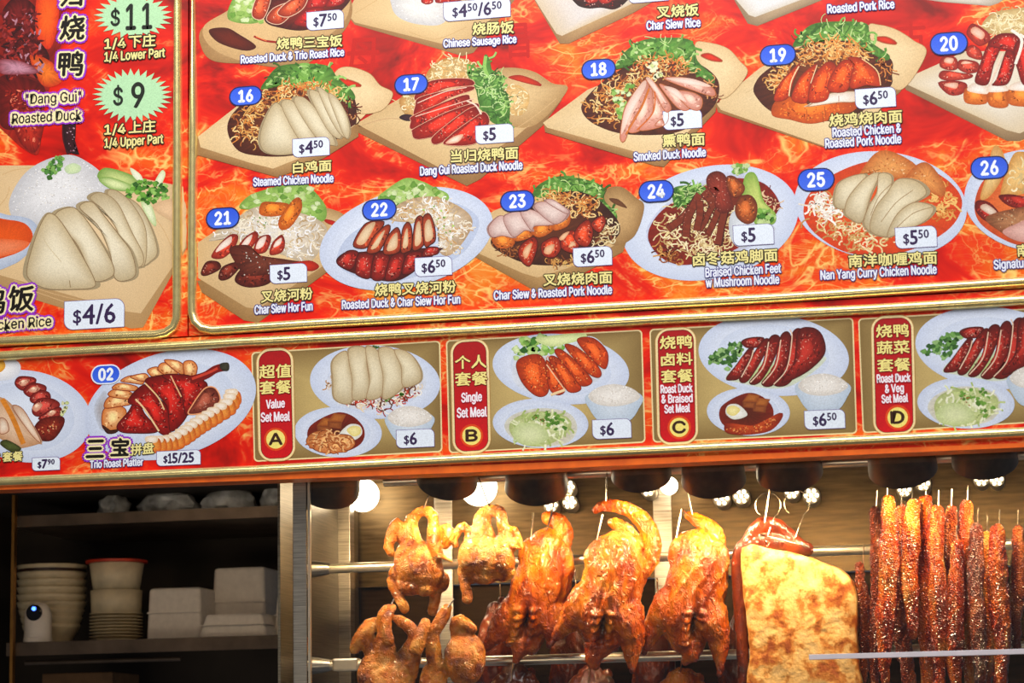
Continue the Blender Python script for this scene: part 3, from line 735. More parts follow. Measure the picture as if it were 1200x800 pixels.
for q,w_ in (("465,230 440,330 400,400",5),("400,230 330,330 250,395",8),("390,250 345,340 335,430",8.5),("400,260 400,330 385,400",7.5),("500,270 470,350 440,415",6.5),("470,270 430,340",6),("420,215 450,250 470,290",10)):
    pr.line(q,BE,w_+1.5); pr.line(q,BR,w_,j=.25)
pr.blob("430,160 450,130 490,122 525,150 545,240 555,300 500,320 470,280 480,200 440,200",(150,50,34),(90,26,16),j=.25,)
pics(pr,["525,150 560,145 610,190 600,230 560,245 530,200","565,290 590,240 640,235 670,280 660,350 620,370 575,340"],(176,84,30),(96,36,16),j=.2,gl=6,glc=(240,180,110))
pr.specks("430,150 540,150 550,310 480,300 380,250 330,400 300,350",70,[(196,110,90),(70,20,14),(226,160,140)],1.0)
pr.build('dish_picture',main_board,'printed picture of braised chicken feet and mushroom noodle on an oval plate')
badge(main_board,769,224,39,23,'24'); price(main_board,883,275,47,23.5,'$5',.5)
cn(main_board,'卤冬菇鸡脚面',812.5,311.5,911,305.8,15); en(main_board,'Braised Chicken Feet',827,324.5,915,319,10.5); en(main_board,'w Mushroom Noodle',827.5,336.5,913,332,10.5)
# --- dish 25 and 26
v25=(920,170,4)
pr=Print(v25,.0016)
oval(pr,448,282,405,252,5,inner=False)
pr.blob("88,330 120,220 260,120 440,70 640,100 780,180 830,280 760,400 560,500 320,510 160,430",(226,84,24),(206,60,16),j=.15,rings=5)
pr.noodles("100,340 160,220 320,200 420,380 520,450 420,490 260,470",170,[(232,206,150),(214,176,110),(240,222,180),(190,140,80)],1.7,8)
pr.noodles("100,290 150,220 240,240 260,320 180,340",60,[(246,242,238),(230,220,206)],1.8,7); pr.noodles("680,200 780,180 810,280 760,340 690,330",60,[(226,160,80),(240,190,110),(200,110,40)],1.8,7)
pr.blob("340,150 420,40 500,30 610,90 600,140 480,160 380,130",(222,150,80),(186,96,36),j=.18); pr.blob("560,160 620,90 680,90 750,190 740,240 680,220 600,170",(224,146,76),(180,90,34),j=.18); pr.specks("380,130 430,50 600,90 740,200 620,170 460,130",60,[(244,196,140),(180,90,36)],1.5)
pics(pr,["230,270 250,180 330,140 380,150 300,280 260,300","280,310 300,240 380,150 440,135 400,240 360,360 300,340","370,370 390,290 430,220 440,135 500,150 480,260 420,400","400,400 420,300 480,220 530,160 620,170 660,230 560,300 500,400 480,430","480,430 520,330 600,270 680,280 695,310 650,360 560,400"],CHK,CHKE,j=.04,edge=(150,120,84),ew=.8,g=(.05,-.08))
for q in ("450,360 520,270 600,210","400,330 440,240 500,180","520,390 600,320 690,290"): pr.line(q,(164,136,98),.9)
pr.build('dish_picture',main_board,'printed picture of curry chicken noodle in a white oval bowl')
badge(main_board,956.3,210.5,41,24,'25'); price(main_board,1073.5,277.8,48,24,'$5^50')
cn(main_board,'南洋咖喱鸡面',995,313.3,1098,309,15); en(main_board,'Nan Yang Curry Chicken Noodle',962,327.5,1097.5,320.3,10.5)
pr=Print(v25,.0024)
oval(pr,1190,260,350,240,5,inner=False)
pr.blob("888,300 920,180 1020,100 1220,60 1300,200 1250,440 1100,470 940,390",(226,110,50),(196,70,26),j=.15,rings=5)
pr.blob("915,250 940,150 970,20 1000,5 1030,60 1020,150 960,240",(232,196,130),(200,140,70),j=.12); pr.blob("1010,230 1060,60 1110,30 1180,60 1160,200 1060,240",(232,190,120),(200,140,66),j=.12)
pr.noodles("1060,120 1200,60 1240,200 1100,240",40,PALEN,2,7)
pics(pr,["890,300 900,260 960,270 1010,330 990,370 930,350","1000,240 1060,230 1150,250 1200,270 1180,300 1060,290"],(160,30,20),(90,14,10),j=.2,gl=5); pr.blob("915,295 940,275 990,310 980,335",(226,206,190),(200,160,140))
pr.blob("940,340 1060,300 1200,290 1220,400 1100,450 1000,400",(176,120,80),(130,70,40),j=.3); pr.specks("950,350 1060,300 1200,300 1200,400 1020,400",50,[(110,60,40),(206,170,130)],1.6)
pr.blob("1020,410 1080,370 1200,330 1240,420 1120,455",(226,180,170),(196,140,130),j=.08)
pr.build('dish_picture',main_board,'printed picture of a curry noodle bowl cut by the right side of the photo')
badge(main_board,1159.5,196.5,42,24,'26'); cn(main_board,'南',1192.5,300.5,1206,300,14); en(main_board,'Signature',1165,315.3,1209,312.5,10.5)
# --- faint old characters printed in the red ground
for t_,a_ in (('母',(407,88,444,86,42)),('昌',(597,68,620,67,40)),('古',(1052,60,1085,58,34))):
    pr=Print(base=.0003); letters(pr,t_,*a_,(190,18,8),cjk=True,bold=.8); pr.build('faint_lettering',main_board)

# ============================================================ LEFT BOARD PRINT
v=(0,0,4); pr=Print(v,.0016)
pr.blob("-60,-60 300,-60 290,60 285,200 290,300 230,420 200,560 190,680 170,725 100,690 0,600 -60,560",(96,16,14),(150,26,12),j=.35)
pr.blob("10,60 90,-20 180,60 150,190 60,170",(110,20,20),(60,8,10),j=.35)
pr.blob("180,-40 270,-40 270,120 230,230 170,160",(240,90,20),(200,40,14),j=.15)
pr.blob("60,200 160,180 230,260 200,330 120,300",(90,12,12),(50,6,8),j=.35)
pr.blob("140,260 240,290 290,380 200,400",(226,110,30),(190,50,14),j=.25); pr.blob("0,360 200,400 190,520 100,600 0,580",(120,18,14),(80,8,8),j=.35)
pr.blob("60,520 200,520 196,640 160,715 90,660",(186,40,22),(110,14,10),j=.3)
pr.specks("0,50 180,40 200,350 40,380 0,300",240,[(140,40,40),(110,24,26),(50,6,10),(170,40,24),(96,14,14),(76,10,12),(176,120,136)],2.6,asp=2.4); pr.specks("20,420 190,420 190,680 100,650",160,[(190,60,36),(230,120,90),(80,10,10),(140,24,16)],1.6,asp=2)
pr.blob("0,280 110,290 180,340 60,350 0,340",(186,130,150),(130,50,60),j=.3)
pr.line("320,560 320,640 340,715",(60,14,22),14,smooth=True); pr.blob("300,560 350,560 355,620 350,690 372,722 330,715 305,680",(54,16,24),(34,8,14),j=.3); pr.specks("310,600 350,600 360,710 330,710",18,[(190,150,170),(120,60,80)],1.2)
pr.build('dish_picture',left_board,'printed picture of a dark red roasted duck')
# starbursts
for (cx,cy,rx,ry,n) in ((156,19,46.5,27,24),(155,112,47,32,30)):
    pr=Print(base=.0024); o=[]
    for i in range(n*2):
        t=math.pi*i/n+.06; k=1.0 if i%2==0 else .74
        o.append((cx+rx*k*math.cos(t),cy+ry*k*math.sin(t)))
    pts=[(cx,cy)]+o; pr.raw(pts,[(0,1+i,1+(i+1)%(2*n)) for i in range(2*n)],[lin((178,222,176))]*len(pts)); pr.build('starburst_label',left_board)
pr=Print(base=YTXT); letters(pr,'$',130,30,140,29.5,18,(28,34,26),bold=.6,sans=True); letters(pr,'1',148,34.5,158.5,34,29,(28,34,26),bold=.9,sans=True); letters(pr,'1',167,33.5,177.5,33,29,(28,34,26),bold=.9,sans=True)
pr.build('price_lettering',left_board)
pr=Print(base=YTXT); letters(pr,'$',133,123,143.5,122.5,20,(28,34,26),bold=.6,sans=True); letters(pr,'9',154.5,125.5,168.5,125,28,(28,34,26),bold=.9,sans=True); pr.build('price_lettering',left_board)
YL=(238,226,150); DK=(34,28,16)
en(left_board,'1/4',122.5,57,147,55.5,11,YL,DK,1.7); cn(left_board,'下庄',151,56,182,54,14.5,YL,DK,1.8)
en(left_board,'1/4 Lower Part',122.5,72,193,66.5,10.5,YL,DK,1.7)
en(left_board,'1/4',122.5,157.5,147,156,11,YL,DK,1.7); cn(left_board,'上庄',151,156.5,182,154.5,14.5,YL,DK,1.8)
en(left_board,'1/4 Upper Part',122.5,173,191,167.5,10.5,YL,DK,1.7)
CR=(244,232,178); PU=(150,50,200); BK=(20,14,12)
def calli(board,txt,cx,cy,s_,base=YTXT+.001):
    pr=Print(base=base); letters(pr,txt,cx-s_*.5,cy+s_*.5,cx+s_*.5,cy+s_*.47,s_,BK,CR,3.0,PU,5.2,bold=.9,cjk=True,slant=.06); return pr.build('calligraphy',board)
calli(left_board,'归',83,-5,25); calli(left_board,'烧',84,33,28); calli(left_board,'鸭',82,75,28)
def glow(board,txt,x0,y0,x1,y1,h):
    pr=Print(base=YTXT+.0015); letters(pr,txt,x0,y0,x1,y1,h,BK,CR,2.8,PU,4.6,bold=.25,sans=True); return pr.build('caption',board)
glow(left_board,'"Dang Gui"',30,122,95,118.5,11.5); glow(left_board,'Roasted Duck',14.5,145,95,140,11.5)
# chicken rice picture
v=(0,180,3.636); pr=Print(v,.0008)
pr.blob("-60,80 0,55 180,60 500,100 780,150 796,400 610,740 560,745 -60,560",(206,172,126),(176,138,90),smooth=False,j=.05)
pr.blob("-60,60 0,50 180,50 480,80 780,140 796,330 790,400 600,680 540,672 -60,500",(228,200,158),(214,182,136),smooth=False,j=.03)
for q in ("60,540 240,600 420,640","100,570 300,640","650,260 700,330 740,420","10,90 60,70 140,60","0,220 30,180 40,140"): pr.line(q,(206,170,122),.9)
pr.blob("40,240 50,170 110,80 200,25 300,5 380,40 440,90 480,150 420,220 300,260 170,310 80,300",(226,226,230),(190,190,196),j=.05,rings=6)
pr.specks("50,240 60,160 130,80 210,30 300,10 380,45 440,100 460,150 380,210 160,290 80,280",420,[(242,242,246),(208,206,208),(228,222,212),(250,250,255),(196,192,190)],.85,asp=1.5)
pr.leaf("185,70 240,10 265,20 255,70 210,110",26,[(80,140,60),(130,180,90),(60,110,40)],4); pr.blob("275,60 310,40 345,55 335,80 290,85",(206,224,176),(186,206,166))
pr.blob("415,100 450,60 560,90 600,130 560,150 480,140",(190,206,130),(110,150,60),j=.08); pr.blob("420,110 470,100 560,135 550,160 470,150",(214,226,166),(120,160,70),j=.06)
pr.blob("555,60 600,90 610,130 570,100",(236,236,214),(206,214,176)); pr.blob("660,120 690,70 705,90 680,140",(232,234,206),(196,210,160)); pr.blob("600,200 640,210 665,280 660,310 620,260",(226,232,196),(180,200,140))
pr.leaf("520,160 600,110 720,140 720,190 640,210 540,190",60,[(70,130,40),(110,170,60),(150,200,100),(50,100,34)],4.2); pr.blob("650,220 740,190 790,210 780,300 700,270",(226,190,150),(206,170,130),j=.03)
pr.blob("-60,262 40,262 130,280 162,330 140,400 60,470 -60,486",(206,216,232),(170,182,206),j=.03); pr.blob("-60,285 40,282 110,300 140,350 110,400 40,435 -60,445",(226,84,20),(206,70,16),j=.08); pr.blob("-60,370 60,365 125,380 90,415 0,440 -60,445",(234,130,86),(222,100,50),j=.1)
pics(pr,["500,230 540,190 600,230 650,330 670,420 640,460 610,470 590,380","460,180 490,155 560,210 620,320 620,460 590,470 560,340","385,190 430,165 500,210 560,330 610,430 600,480 540,470 500,330 440,240"],CHK,CHKE,edge=(150,126,92),ew=.9,j=.03)
pics(pr,["340,230 390,205 440,260 510,350 560,420 578,510 540,540 490,530 470,430 420,310","235,270 300,228 350,260 420,360 480,470 480,520 420,545 390,520 330,390","115,490 150,360 190,270 220,255 260,290 330,400 400,530 395,570 310,578 200,575 130,540"],(232,222,196),(190,170,132),edge=(140,116,84),ew=1.0,j=.03,g=(.04,-.05))
pr.line("190,300 190,370 260,460",(206,190,156),.9); pr.line("300,570 296,540",(150,126,90),1)
pr.build('dish_picture',left_board,'printed picture of sliced white chicken, a rice dome and chilli sauce')
calli(left_board,'饭',24,350,29); calli(left_board,'鸡',-10,353,29); glow(left_board,'Chicken Rice',-24,388,60,381.5,11.5)
price(left_board,110.5,368,70,33,'$4/6')

# ============================================================ LOW BOARD PRINT
v=(0,380,4); pr=Print(v,.0008)
oval(pr,120,430,310,215,8)
pr.blob("-60,155 20,150 90,180 90,230 40,260 -60,255",(240,240,244),(210,214,226),j=.02); pr.blob("-30,175 15,170 25,200 0,225 -30,220",(236,180,70),(220,150,40))
pics(pr,["70,280 90,245 160,250 165,275 110,310","110,310 150,275 215,290 200,330 140,340","140,345 180,310 230,320 230,360 160,370","150,400 180,350 250,350 280,380 230,420 170,430","180,440 240,400 285,390 280,430 220,450"],(180,60,50),(110,20,18),j=.2,gl=3,edge=(90,14,12)); pics(pr,["85,275 110,258 140,262 110,290","130,310 160,290 190,300 160,320","150,390 180,365 200,380 170,410","220,420 250,400 265,410 240,430"],(226,176,150),(200,120,96))
pr.blob("160,480 200,440 290,430 300,470 250,540 190,545 160,520",(140,40,24),(80,16,12),j=.3); pr.specks("170,480 290,440 290,480 200,530",30,[(220,140,90),(90,20,14),(236,180,130)],1.5)
pr.blob("-60,340 0,340 60,380 190,545 180,560 100,580 60,570 -60,480",(224,190,160),(190,140,100),j=.08); pr.line("10,350 60,440 110,560",(214,130,40),6,j=.15)
pics(pr,["60,390 110,400 190,545 150,520","0,440 30,450 40,500 0,510"],(236,216,196),(206,160,130),j=.05,edge=(150,90,60))
pr.leaf("270,360 320,350 300,430 280,420",8,[(206,216,150),(226,226,180)],3)
pr.blob("0,560 30,540 100,580 60,600",(80,90,40),(50,50,20),j=.3)
pr.build('dish_picture',low_board,'printed picture of a mixed roast platter with egg, cut by the left of the photo')
price(low_board,54,543.3,32,14.8,'$7^90'); cn(low_board,'套餐',3,541,26.3,539.5,11,ow=1.3); cn(low_board,'式',-11,541.5,0,541,11,ow=1.3)
pr=Print(v,.0016)
oval(pr,800,375,410,245,-16)
pr.blob("440,400 470,330 500,320 510,480 470,490",(170,166,172),(190,198,216),j=.08)
pics(pr,["480,480 485,400 540,380 590,400 580,470 520,500","490,390 510,340 590,335 620,370 560,385","510,335 520,310 570,300 630,330 600,350","525,300 560,275 640,290 640,310 580,310","565,265 610,240 670,250 670,280 620,275","610,245 680,230 700,260 660,265","690,215 740,200 770,250 720,250","740,210 760,180 820,190 830,240 780,240","770,170 830,170 870,200 850,235","860,180 900,170 925,200 910,250 870,245"],(232,176,120),(206,110,40),j=.08,edge=(130,40,14),ew=.9,g=(0,-.1))
pr.blob("480,470 520,500 560,490 540,510 500,510",(70,36,24),(50,20,12))
pics(pr,["550,470 600,410 640,350 680,420 740,500 620,510 560,500","600,360 680,280 740,340 790,400 800,510 745,505 680,400","680,270 740,240 820,240 850,300 880,370 870,440 800,500 780,380","760,240 860,235 950,260 970,300 900,400 870,420 840,300"],(176,22,14),(104,8,8),j=.2,gl=12,edge=(70,8,6),ew=.8)
pr.line("890,260 960,240 1010,210 1050,200",(120,16,12),9); pr.line("900,255 980,225 1020,205",(200,60,40),3); pr.blob("1030,185 1070,180 1072,215 1040,215",(60,60,44),(40,36,30),j=.3)
pr.line("635,350 680,400 745,500",(240,200,150),2); pr.line("680,275 740,340 770,400",(240,196,140),1.6); pr.line("800,240 830,300 850,340",(236,180,130),1.4)
pics(pr,["885,420 900,380 960,300 1010,300 1030,360 960,410"],(150,70,50),(90,24,16),j=.2,edge=(236,160,110),ew=1.4,gl=5)
# crisp pork belly ring
n=15; arc=catmull([(1095,345),(1070,390),(1010,430),(930,480),(860,530),(800,560),(720,565),(650,555)],False,30)
for i in range(16):
    t=i/16*(len(arc)-1); k=int(t); a=arc[k]; x,y=a
    pr.blob([(x-30,y-24),(x+26,y-30),(x+34,y+26),(x-20,y+36)],(232,146,60),(196,84,20),j=.15,g=(0,.1)); pr.blob([(x-38,y-38),(x+14,y-42),(x+16,y-14),(x-30,y-8)],(244,234,222),(226,196,160),j=.04)
pr.build('dish_picture',low_board,'printed picture of the trio roast platter, number 02, on an oval white plate')
badge(low_board,124,438.5,32,20,'02',rim=(230,236,250)); price(low_board,209.3,536.3,51,16.5,'$15/25')
calli(low_board,'三',111,526,20); calli(low_board,'宝',140,524,20); cn(low_board,'拼盘',153,533.5,180,531,13,ow=1.3); en(low_board,'Trio Roast Platter',105.5,548.3,167.5,545,8.5,ow=1.2)

def setbox(tl,tr,br,bl):
    pr=Print(base=.0006)
    pr.poly(rrect(tl,tr,br,bl,5),(236,214,160),world=True)
    tl2,tr2,br2,bl2=[(a+sx*1.6,b_+sy*1.6) for (a,b_),(sx,sy) in zip((tl,tr,br,bl),((1,1),(-1,1),(-1,-1),(1,-1)))]
    o=catmull(rrect(tl2,tr2,br2,bl2,4),True,6)
    pr.view=(0,0,1); pr.blob(o,(196,170,108),(132,106,60),j=.03,rings=8,smooth=False)
    return pr.build('set_meal_panel',low_board)
def pill(x0,x1,ytl,ytr,ybl,ybr,rows,lines,letter,lc):
    pr=Print(base=.0022)
    pr.poly(rrect((x0,ytl),(x1,ytr),(x1+3,ybr),(x0+3,ybl),17,9),(176,128,66),world=True)
    pr.poly(rrect((x0+.8,ytl+.8),(x1-.8,ytr+.8),(x1+2.2,ybr-.8),(x0+3.8,ybl-.8),16,9),(240,216,160),world=True)
    pr.poly(rrect((x0+3.4,ytl+3.4),(x1-3.4,ytr+3.4),(x1-.4,ybr-3.4),(x0+6.4,ybl-3.4),13,9),(110,18,12),world=True)
    q=rrect((x0+4.2,ytl+4.2),(x1-4.2,ytr+4.2),(x1-1.2,ybr-4.2),(x0+7.2,ybl-4.2),12,9)
    pr.poly(q,(168,14,20),(206,10,22),world=True)
    cx,cy,r_=lc
    pr.poly([(cx+(r_+1)*math.cos(R(a)),cy+(r_+1)*math.sin(R(a))) for a in range(0,360,15)],(222,70,20),world=True); pr.poly([(cx+r_*.88*math.cos(R(a)),cy+r_*.88*math.sin(R(a))) for a in range(0,360,15)],(244,226,120),world=True)
    hw={'A':.62,'B':.52,'C':.58,'D':.56}[letter]*r_*1.0
    letters(pr,letter,cx-hw,cy+r_*.52,cx+hw,cy+r_*.48,r_*1.04,(58,30,14),bold=.8,sans=True)
    pr.build('set_meal_label',low_board)
    for t,xa,xb,yb,h in rows: cn(low_board,t,xa,yb+.6,xb,yb-1.0,h,(242,228,140),(110,30,14),1.0,name='caption')
    for t,xa,xb,yb,h in lines: en(low_board,t,xa,yb+.6,xb,yb-1.0,h,(244,240,250),(190,20,60),1.0)
setbox((294.5,412.5),(516,399),(518.5,529.5),(297.5,541)); setbox((522.5,398.5),(752.5,386),(756.5,518.5),(526,531)); setbox((761,385.5),(1000,372),(1004.5,508),(765,518.5)); setbox((1005.5,373),(1260,358),(1264,492),(1011,507.5))
pill(299.5,344,408.5,406,541.5,539.5,[('超值',304,341,442.8,15.5),('套餐',304.5,341,461.5,15.5)],[('Value',312,333.5,478,10),('Set Meal',306,339.5,493.5,10.5)],'A',(323,514.5,12.5))
pill(527,573,398,395.5,533,530.5,[('个人',533.5,570,431.5,15),('套餐',533.5,571.5,451.5,15.5)],[('Single',541,564.5,470.5,10.5),('Set Meal',535.8,570.3,488.5,11)],'B',(552.7,510.3,12.5))
pill(767,816,384.5,382,522.5,520,[('烧鸭',773.5,811,408.5,15),('卤料',775,811.5,428,14.5),('套餐',775,811.8,448,15)],[('Roast Duck',774.5,811.5,460,9.5),('& Braised',775.5,811.5,471.7,9.5),('Set Meal',779,808.5,483.3,9.5)],'C',(796,500.6,12.8))
pill(1020,1071,370,368,511,508.5,[('烧鸭',1027,1065,395,15),('蔬菜',1027.8,1066,414.5,15),('套餐',1028.5,1067,435,15)],[('Roast Duck',1028,1067,447.7,9.5),('& Veg',1037.5,1059,459.7,9.5),('Set Meal',1033.5,1064,471.5,9.5)],'D',(1052,489,13.6))
def rice_bowl(pr,cx,cy,w_,h,c=(206,222,236)):
    pr.blob([(cx-w_*.5,cy-h*.2),(cx-w_*.42,cy+h*.15),(cx-w_*.25,cy+h*.45),(cx,cy+h*.5),(cx+w_*.28,cy+h*.42),(cx+w_*.44,cy+h*.1),(cx+w_*.5,cy-h*.2),(cx+w_*.2,cy-h*.42),(cx-w_*.2,cy-h*.4)],(204,216,232),(180,196,216),j=.02)
    q=[(cx-w_*.45,cy-h*.2),(cx-w_*.3,cy-h*.42),(cx,cy-h*.52),(cx+w_*.3,cy-h*.42),(cx+w_*.46,cy-h*.2),(cx+w_*.3,cy-h*.02),(cx,cy+h*.06),(cx-w_*.3,cy)]
    pr.blob(q,(236,232,228),(210,204,198),j=.05); pr.specks(q,130,[(248,246,244),(206,198,190),(228,220,212)],3.2*pr.view[2]/4*.27,asp=1.5)
def braised(pr,cx,cy,eggleft):
    oval(pr,cx,cy,205,118,2)
    s_=-1 if eggleft else 1
    pr.blob([(cx-140,cy+40),(cx-130,cy-30),(cx-20,cy-90),(cx+60,cy-80),(cx+120,cy-20),(cx+110,cy+50),(cx+20,cy+95),(cx-90,cy+85)],(90,30,14),(120,30,14),j=.15)
    pr.blob([(cx+s_*5,cy+15),(cx+s_*50,cy-35),(cx+s_*100,cy-32),(cx+s_*112,cy+8),(cx+s_*70,cy+38)],(240,240,236),(214,214,206),j=.02); pr.blob([(cx+s_*40,cy-10),(cx+s_*70,cy-30),(cx+s_*104,cy-22),(cx+s_*104,cy+8),(cx+s_*70,cy+20)],(240,228,160),(224,206,120),j=.02)
    for ox,oy in ((-s_*60,-40),(-s_*10,-60)):
        pr.blob([(cx+ox-40,cy+oy+10),(cx+ox-10,cy+oy-30),(cx+ox+48,cy+oy-22),(cx+ox+30,cy+oy+12)],(176,100,40),(140,66,24),j=.1,smooth=False); pr.blob([(cx+ox-40,cy+oy+10),(cx+ox+30,cy+oy+12),(cx+ox+24,cy+oy+45),(cx+ox-36,cy+oy+38)],(150,80,36),(120,56,24),j=.12,smooth=False)
v=(280,370,4); pr=Print(v,.0012)
oval(pr,638,310,305,172,3)
pr.blob("410,330 440,250 500,180 600,150 800,180 860,250 860,360 640,440 480,420",(196,160,126),(206,214,232),j=.1)
pr.noodles("430,380 560,400 780,330 860,310 850,370 680,445 520,430",120,[(240,236,230),(150,30,20),(100,50,30),(226,206,180),(200,60,40)],1.6,6); pr.leaf("670,380 760,350 770,370 690,400",9,[(60,110,40),(90,140,50)],3)
pr.noodles("405,320 440,290 440,340 415,345",14,[(190,140,90),(230,220,210)],1.2,4); pr.leaf("560,145 640,143 680,148 640,156",6,[(60,100,40),(200,210,180)],2.5)
pics(pr,["440,210 500,165 520,240 540,330 520,410 450,390 440,300","515,160 590,150 600,230 612,320 600,380 535,390 530,300","595,150 650,165 680,260 668,370 600,388 612,300","655,160 720,155 760,240 770,330 680,390 675,280","730,160 800,175 850,250 845,310 770,330 760,240"],CHK,CHKE,j=.03,edge=(160,130,96),ew=.8,g=(0,-.05))
braised(pr,465,545,False); pics(pr,["315,590 340,550 400,540 430,600 400,640 350,625","350,620 380,545 440,545 450,620 420,645","430,640 410,560 470,560 510,630 470,640","470,610 450,560 520,560 545,600 510,630"],(222,150,90),(180,96,44),j=.2,edge=(110,50,24),ew=.7)
pr.noodles("320,590 400,540 520,570 540,600 440,640",50,[(236,180,120),(170,90,40)],1.5,5)
rice_bowl(pr,800,510,230,170); pr.build('dish_picture',low_board,'printed picture of set A, white chicken with braised egg and rice')
price(low_board,486.7,513.5,44,20.5,'$6',.5)
v=(510,370,4.211); pr=Print(v,.0012)
oval(pr,620,262,338,172,6)
pr.blob("380,260 420,200 600,180 760,100 850,180 830,290 720,360 520,390 400,340",(210,190,170),(206,214,230),j=.1)
pr.leaf("385,220 400,120 520,100 640,110 640,160 540,190 440,200",70,GREEN+LETT,5); pr.blob("500,110 720,85 740,110 640,140 560,150",(220,228,170),(190,206,140),j=.06)
pics(pr,["400,240 440,200 520,195 560,280 555,380 500,395 430,330","545,230 560,225 610,300 640,370 600,390 560,350","560,210 600,205 680,290 720,360 660,375 610,300","590,180 620,165 700,230 775,320 720,345 660,270","640,150 690,150 780,220 820,280 800,305 740,270","700,120 780,110 850,180 840,260 780,220"],(214,80,22),(160,40,10),j=.25,edge=(120,40,14),ew=.8)
pr.specks("410,240 520,200 700,170 830,190 800,290 600,370 480,370",220,[(240,140,60),(180,50,14),(250,180,110),(206,80,24)],1.1)
pr.line("570,390 640,365",(236,206,160),3); pr.line("550,240 600,310 640,365",(240,190,150),1.3)
oval(pr,520,530,236,122,2); pr.blob("345,560 380,490 520,455 660,480 700,560 640,630 450,640",(190,170,120),(206,206,196),j=.1)
pr.blob("365,560 400,500 520,470 650,500 665,560 560,635 430,635",(204,212,156),(168,180,116),j=.12); pr.noodles("365,560 400,500 520,470 650,500 665,560 560,635 430,635",90,[(222,228,186),(190,204,136),(160,180,104),(232,234,206)],2.2,6,.3); pr.blob("380,580 420,530 520,540 560,600 500,635 420,630",(212,220,172),(186,200,140),j=.06); pr.leaf("470,470 600,465 660,560 600,600 560,540 480,510",40,[(110,160,60),(190,206,140),(80,130,40)],3); pr.specks("480,490 550,500 540,540 490,530",14,[(150,70,40)],1.2)
rice_bowl(pr,882,435,282,190); pr.build('dish_picture',low_board,'printed picture of set B, crisp chicken cutlet with greens and rice')
price(low_board,717,502.3,45,22,'$6',.5)
def duckplate(pr,dx=0,dy=0):
    q=lambda s_: [(float(t.split(',')[0])+dx,float(t.split(',')[1])+dy) for t in s_.split()]
    pr.leaf(q("310,280 360,230 450,180 510,180 500,240 430,310 400,270"),70,[(70,120,50),(110,160,80),(150,190,120),(50,96,40)],4)
    pr.blob(q("420,350 520,280 880,240 900,280 760,380 640,400 480,370"),(186,200,130),(206,214,200),j=.1)
    pics(pr,[q("500,170 540,150 610,150 600,190 530,200"),q("425,350 470,290 540,200 560,220 500,340 450,360"),q("490,355 540,260 610,160 640,170 600,260 530,365"),q("540,370 600,290 640,150 690,150 660,260 590,370"),q("600,375 660,290 695,140 740,130 740,240 660,380"),q("660,380 720,300 750,130 800,110 830,200 740,370"),q("700,370 760,270 780,120 850,100 900,140 910,230 820,320")],(150,30,20),(84,12,10),j=.22,gl=10,edge=(70,10,8),ew=.7)
    for s_ in ("500,345 545,260 560,210","545,370 610,290 635,170","605,375 670,290 695,160","660,380 725,300 750,150 740,110"): pr.line(q(s_),(230,196,170),1.3)
v=(750,360,4.211); pr=Print(v,.0012)
oval(pr,660,235,372,200,5); duckplate(pr)
braised(pr,535,515,True); pr.blob("415,590 440,570 560,580 690,520 700,550 640,610 520,630 430,620",(190,70,24),(130,30,12),j=.25); pr.specks("420,600 560,580 690,530 640,600 500,625",80,[(226,130,60),(120,30,14),(240,160,90)],1.3)
rice_bowl(pr,902,425,272,190); pr.build('dish_picture',low_board,'printed picture of set C, roast duck with braised egg and rice')
price(low_board,966.5,491.3,47,21.5,'$6^50')
v=(980,350,4); pr=Print(v,.0012)
oval(pr,730,230,360,192,5); duckplate(pr,78,-15)
oval(pr,608,488,228,120,2); pr.blob("430,520 470,450 600,410 740,440 765,520 700,580 520,595",(190,170,120),(206,206,196),j=.1)
pr.blob("460,520 490,450 600,420 740,450 750,520 650,590 520,590",(204,212,156),(168,180,116),j=.12); pr.noodles("460,520 490,450 600,420 740,450 750,520 650,590 520,590",90,[(222,228,186),(190,204,136),(160,180,104),(232,234,206)],2.2,6,.3); pr.blob("465,540 520,490 610,500 650,560 580,592 500,585",(212,220,172),(186,200,140),j=.06); pr.leaf("560,430 690,420 740,510 700,560 640,500 570,470",40,[(110,160,60),(190,206,140),(80,130,40)],3); pr.specks("570,450 640,455 630,500 580,490",14,[(150,70,40)],1.2)
rice_bowl(pr,930,410,260,190); pr.build('dish_picture',low_board,'printed picture of set D, roast duck with vegetables and rice')
# ============================================================ CABINET AND KITCHEN MATERIALS
def brushed(name, c, rough=0.28, aniso=0.0, sc=(1,1,60), var=.18):
    m,nt,b=newmat(name); tc=N_(nt,'ShaderNodeTexCoord'); mp=N_(nt,'ShaderNodeMapping'); mp.inputs['Scale'].default_value=sc
    nt.links.new(tc.outputs['Object'],mp.inputs[0]); nz=N_(nt,'ShaderNodeTexNoise',i_Scale=9.0,i_Detail=5.0); nt.links.new(mp.outputs[0],nz.inputs['Vector'])
    nt.links.new(ramp(nt,nz.outputs[0],[(.3,tuple(v*(1-var) for v in c)),(.7,tuple(min(255,v*(1+var)) for v in c))]),b.inputs['Base Color'])
    b.inputs['Metallic'].default_value=1.0
    mr=N_(nt,'ShaderNodeMapRange'); mr.inputs[3].default_value=rough*.7; mr.inputs[4].default_value=rough*1.5; nt.links.new(nz.outputs[0],mr.inputs[0]); nt.links.new(mr.outputs[0],b.inputs['Roughness'])
    bp=N_(nt,'ShaderNodeBump',i_Strength=.15,i_Distance=.001); nt.links.new(nz.outputs[0],bp.inputs['Height']); nt.links.new(bp.outputs[0],b.inputs['Normal'])
    return m
M['steel']=brushed('brushed_steel',(176,170,160),.3)
M['steel_back']=brushed("scuffed_steel_panel",(90,74,52),.36,sc=(1.5,1,14))
M['steel_side']=brushed('steel_side_panel',(128,120,106),.35)
M['chrome']=plain('chrome_tube',(236,224,200),.3,.85,.04,40)
M['shade']=plain('black_lamp_shade',(62,50,38),.4,.3,.25,25)
M['hook']=plain('steel_hook',(226,214,190),.25,1.0,.05,60)
